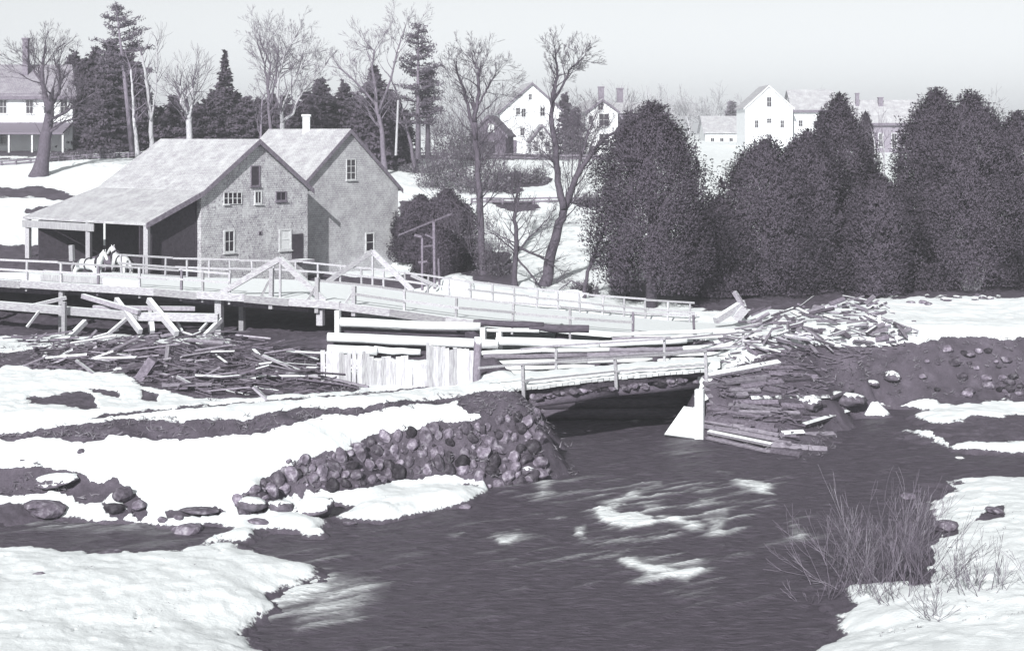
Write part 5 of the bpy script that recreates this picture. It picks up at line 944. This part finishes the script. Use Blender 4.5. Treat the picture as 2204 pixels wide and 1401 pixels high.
# ---------------------------------------------------------------- pole, frame, fences
m = MB(); p = on_ground(853, 128); m.tube([at(852, 335, 128), at(857, 216, 128)], [.10, .07], 7); solo('utility_pole', m, M['plank'], 'thin pale pole standing by the dark spruce', 'pole')
pfm = thing('pole_frame', 'spindly wooden pole frame right of the grist mill', 'frame', on_ground(920, 89.5))
for nm, x0, y0, x1, y1, w in (('post', 909, 625, 909, 512, .11), ('post', 936, 622, 934, 478, .13), ('post', 946, 618, 944, 556, .1), ('crossbar', 892, 506, 908, 510, .12), ('crossbar', 908, 531, 936, 528, .1), ('crossbar', 915, 505, 934, 513, .08), ('sloping_pole', 856, 507, 972, 460, .08), ('crossbar', 900, 565, 920, 562, .12)):
    m = MB(); m.beam(at(x0, y0, 89.5), at(x1, y1, 89.5+(1 if nm == 'sloping_pole' else 0)), w, w); part(nm, m, M['wood'], pfm)
def fence(label, pts, Y0, Y1, npost, hpx, mat='rail_dark'):
    a, b = on_ground(pts[0], Y0), on_ground(pts[1], Y1); root = thing('rail_fence', label, 'fence', a); tops = []
    for k in range(npost):
        s = k/(npost-1); q = a.lerp(b, s); q.z = ground(q.x, q.y); h_ = hpx*q.y/F; m = MB(); m.beam(q-Vector((0, 0, .2)), q+Vector((0, 0, h_)), .12, .12); part('post', m, M[mat], root); tops.append((q, h_))
    for (q, h_), (q2, h2) in zip(tops, tops[1:]):
        for f in (.9, .45): m = MB(); m.beam(q+Vector((0, 0, h_*f)), q2+Vector((0, 0, h2*f)), .06, .13); part('rail', m, M[mat], root)
fence('dark rail fence along the upper road before the houses', (868, 1335), 150, 150, 17, 14); fence('dark rail fence crossing the lower snowy slope', (1015, 1310), 118, 122, 10, 14); fence('low rail fence along the left road', (-60, 335), 122, 128, 14, 12)
# ---------------------------------------------------------------- horses in the open shed
def horse(name, label, base, yaw, head_turn=0.0, seed=0):
    """one skinned body: trunk, neck, head, four jointed legs; mane, tail and harness are parts"""
    R_ = Matrix.Rotation(yaw, 3, 'Z'); root = thing(name, label, 'horse', base, 'white horses under the lean-to')
    V = [((0, 0, 1.16), .30), ((.42, 0, 1.17), .31), ((.80, 0, 1.22), .27), ((-.42, 0, 1.20), .30), ((-.72, 0, 1.18), .22),         # 0-4 barrel, chest, loin, rump
         ((1.05, 0, 1.48), .17), ((1.22, head_turn*.1, 1.74), .125), ((1.38, head_turn*.25, 1.80), .12), ((1.58, head_turn*.5, 1.62), .085), ((1.72, head_turn*.7, 1.46), .07)]
    E = [(0, 1), (1, 2), (0, 3), (3, 4), (2, 5), (5, 6), (6, 7), (7, 8), (8, 9)]
    for s in (-1, 1):
        k = len(V); V += [((.78, s*.17, .95), .14), ((.80, s*.17, .55), .065), ((.80, s*.17, .14), .045), ((.84, s*.17, .03), .06)]; E += [(2, k), (k, k+1), (k+1, k+2), (k+2, k+3)]
        k = len(V); V += [((-.58, s*.18, .88), .17), ((-.74, s*.18, .52), .075), ((-.70, s*.18, .14), .05), ((-.66, s*.18, .03), .06)]; E += [(4, k), (k, k+1), (k+1, k+2), (k+2, k+3)]
        k = len(V); V += [((1.30, s*.07, 1.93), .03), ((1.29, s*.08, 2.0), .015)]; E += [(6, k), (k, k+1)]
    me = bpy.data.meshes.new('body'); me.from_pydata([tuple(R_@Vector(v)) for v, _ in V], E, []); me.update(); o = obj('body', me, M['horse'], root); md = o.modifiers.new('skin', 'SKIN'); md.use_smooth_shade = True
    for i, (_, r) in enumerate(V): me.skin_vertices[0].data[i].radius = (r, r); me.skin_vertices[0].data[i].use_root = (i == 0)
    o.modifiers.new('sub', 'SUBSURF').levels = 2; o.modifiers['sub'].render_levels = 2
    tr = lambda q: R_@Vector(q)+root.location
    m = MB(); m.tube([tr((-.92, 0, 1.25)), tr((-1.05, 0, 1.0)), tr((-1.02, 0, .55))], [.05, .08, .03], 6); part('tail', m, M['bark_lt'], root, True)
    m = MB(); m.tube([tr((1.24, 0, 1.92)), tr((1.02, 0, 1.72)), tr((.82, 0, 1.52))], [.05, .06, .04], 6); part('mane', m, M['bark_lt'], root, True)
    m = MB(); n_ = 14; ring = [tr((.90+.02*math.sin(a), .27*math.cos(a), 1.32+.36*math.sin(a))) for a in np.linspace(0, 2*math.pi, n_)]; m.tube(ring, [.06]*n_, 6); part('harness_collar', m, M['harness'], root, True)
    m = MB(); ring = [tr((.15, .335*math.cos(a), 1.17+.335*math.sin(a))) for a in np.linspace(0, 2*math.pi, n_)]; m.tube(ring, [.03]*n_, 5); part('girth_strap', m, M['harness'], root, True); return root
a = on_ground(186, 87.6); horse('white_horse', 'white horse in dark harness turned toward the shed post', Vector((a.x, 87.6, a.z)), -.55, -.3)
b = on_ground(262, 88.0); horse('white_horse', 'white horse standing rump-first at the right of the shed', Vector((b.x, 88.2, b.z)), 2.2, .2)
# dark cart between the horses
ct = thing('farm_cart', 'dark farm cart half hidden between the two white horses', 'cart', on_ground(240, 89.5)); c0 = ct.location
m = MB(); m.box((c0.x-.9, c0.y-.5, c0.z+.6), (c0.x+.9, c0.y+.5, c0.z+1.0)); part('bed', m, M['dk_wall'], ct)
for s in (-.6, .6):
    for yy in (-.62, .62):
        m = MB(); m.tube([(c0.x+s+.45*math.cos(a), c0.y+yy, c0.z+.45+.45*math.sin(a)) for a in np.linspace(0, 2*math.pi, 17)], [.035]*17, 5, False)
        for a in np.linspace(0, math.pi, 5)[:-1]: m.tube([(c0.x+s-.43*math.cos(a), c0.y+yy, c0.z+.45-.43*math.sin(a)), (c0.x+s+.43*math.cos(a), c0.y+yy, c0.z+.45+.43*math.sin(a))], [.02, .02], 4)
        part('wheel', m, M['rail_dark'], ct)
m = MB(); p = at(155, 562, 87); m.beam(p, at(154, 528, 87), .22, .22); solo('shed_bollard', m, M['rail'], 'short pale upright post left of the white horse', 'post')
# ---------------------------------------------------------------- haze volume added to fade the distance and lift the dark tones
m = MB(); m.box((-9000, -60, -3), (9000, 3100, 34)); hz = obj('haze', m.mesh('haze'), None)
hm = bpy.data.materials.new('valley_haze'); hm.use_nodes = True; hn = hm.node_tree; hn.nodes.remove(hn.nodes['Principled BSDF'])
pv = hn.nodes.new('ShaderNodeVolumePrincipled'); pv.inputs['Density'].default_value = .0008; pv.inputs['Color'].default_value = (.93, .95, 1.0, 1); pv.inputs['Anisotropy'].default_value = .1
hn.links.new(pv.outputs[0], hn.nodes['Material Output'].inputs['Volume']); hz.data.materials.append(hm); tag(hz, 'thin pale haze added over the valley to lift the dark tones', kind='stuff')
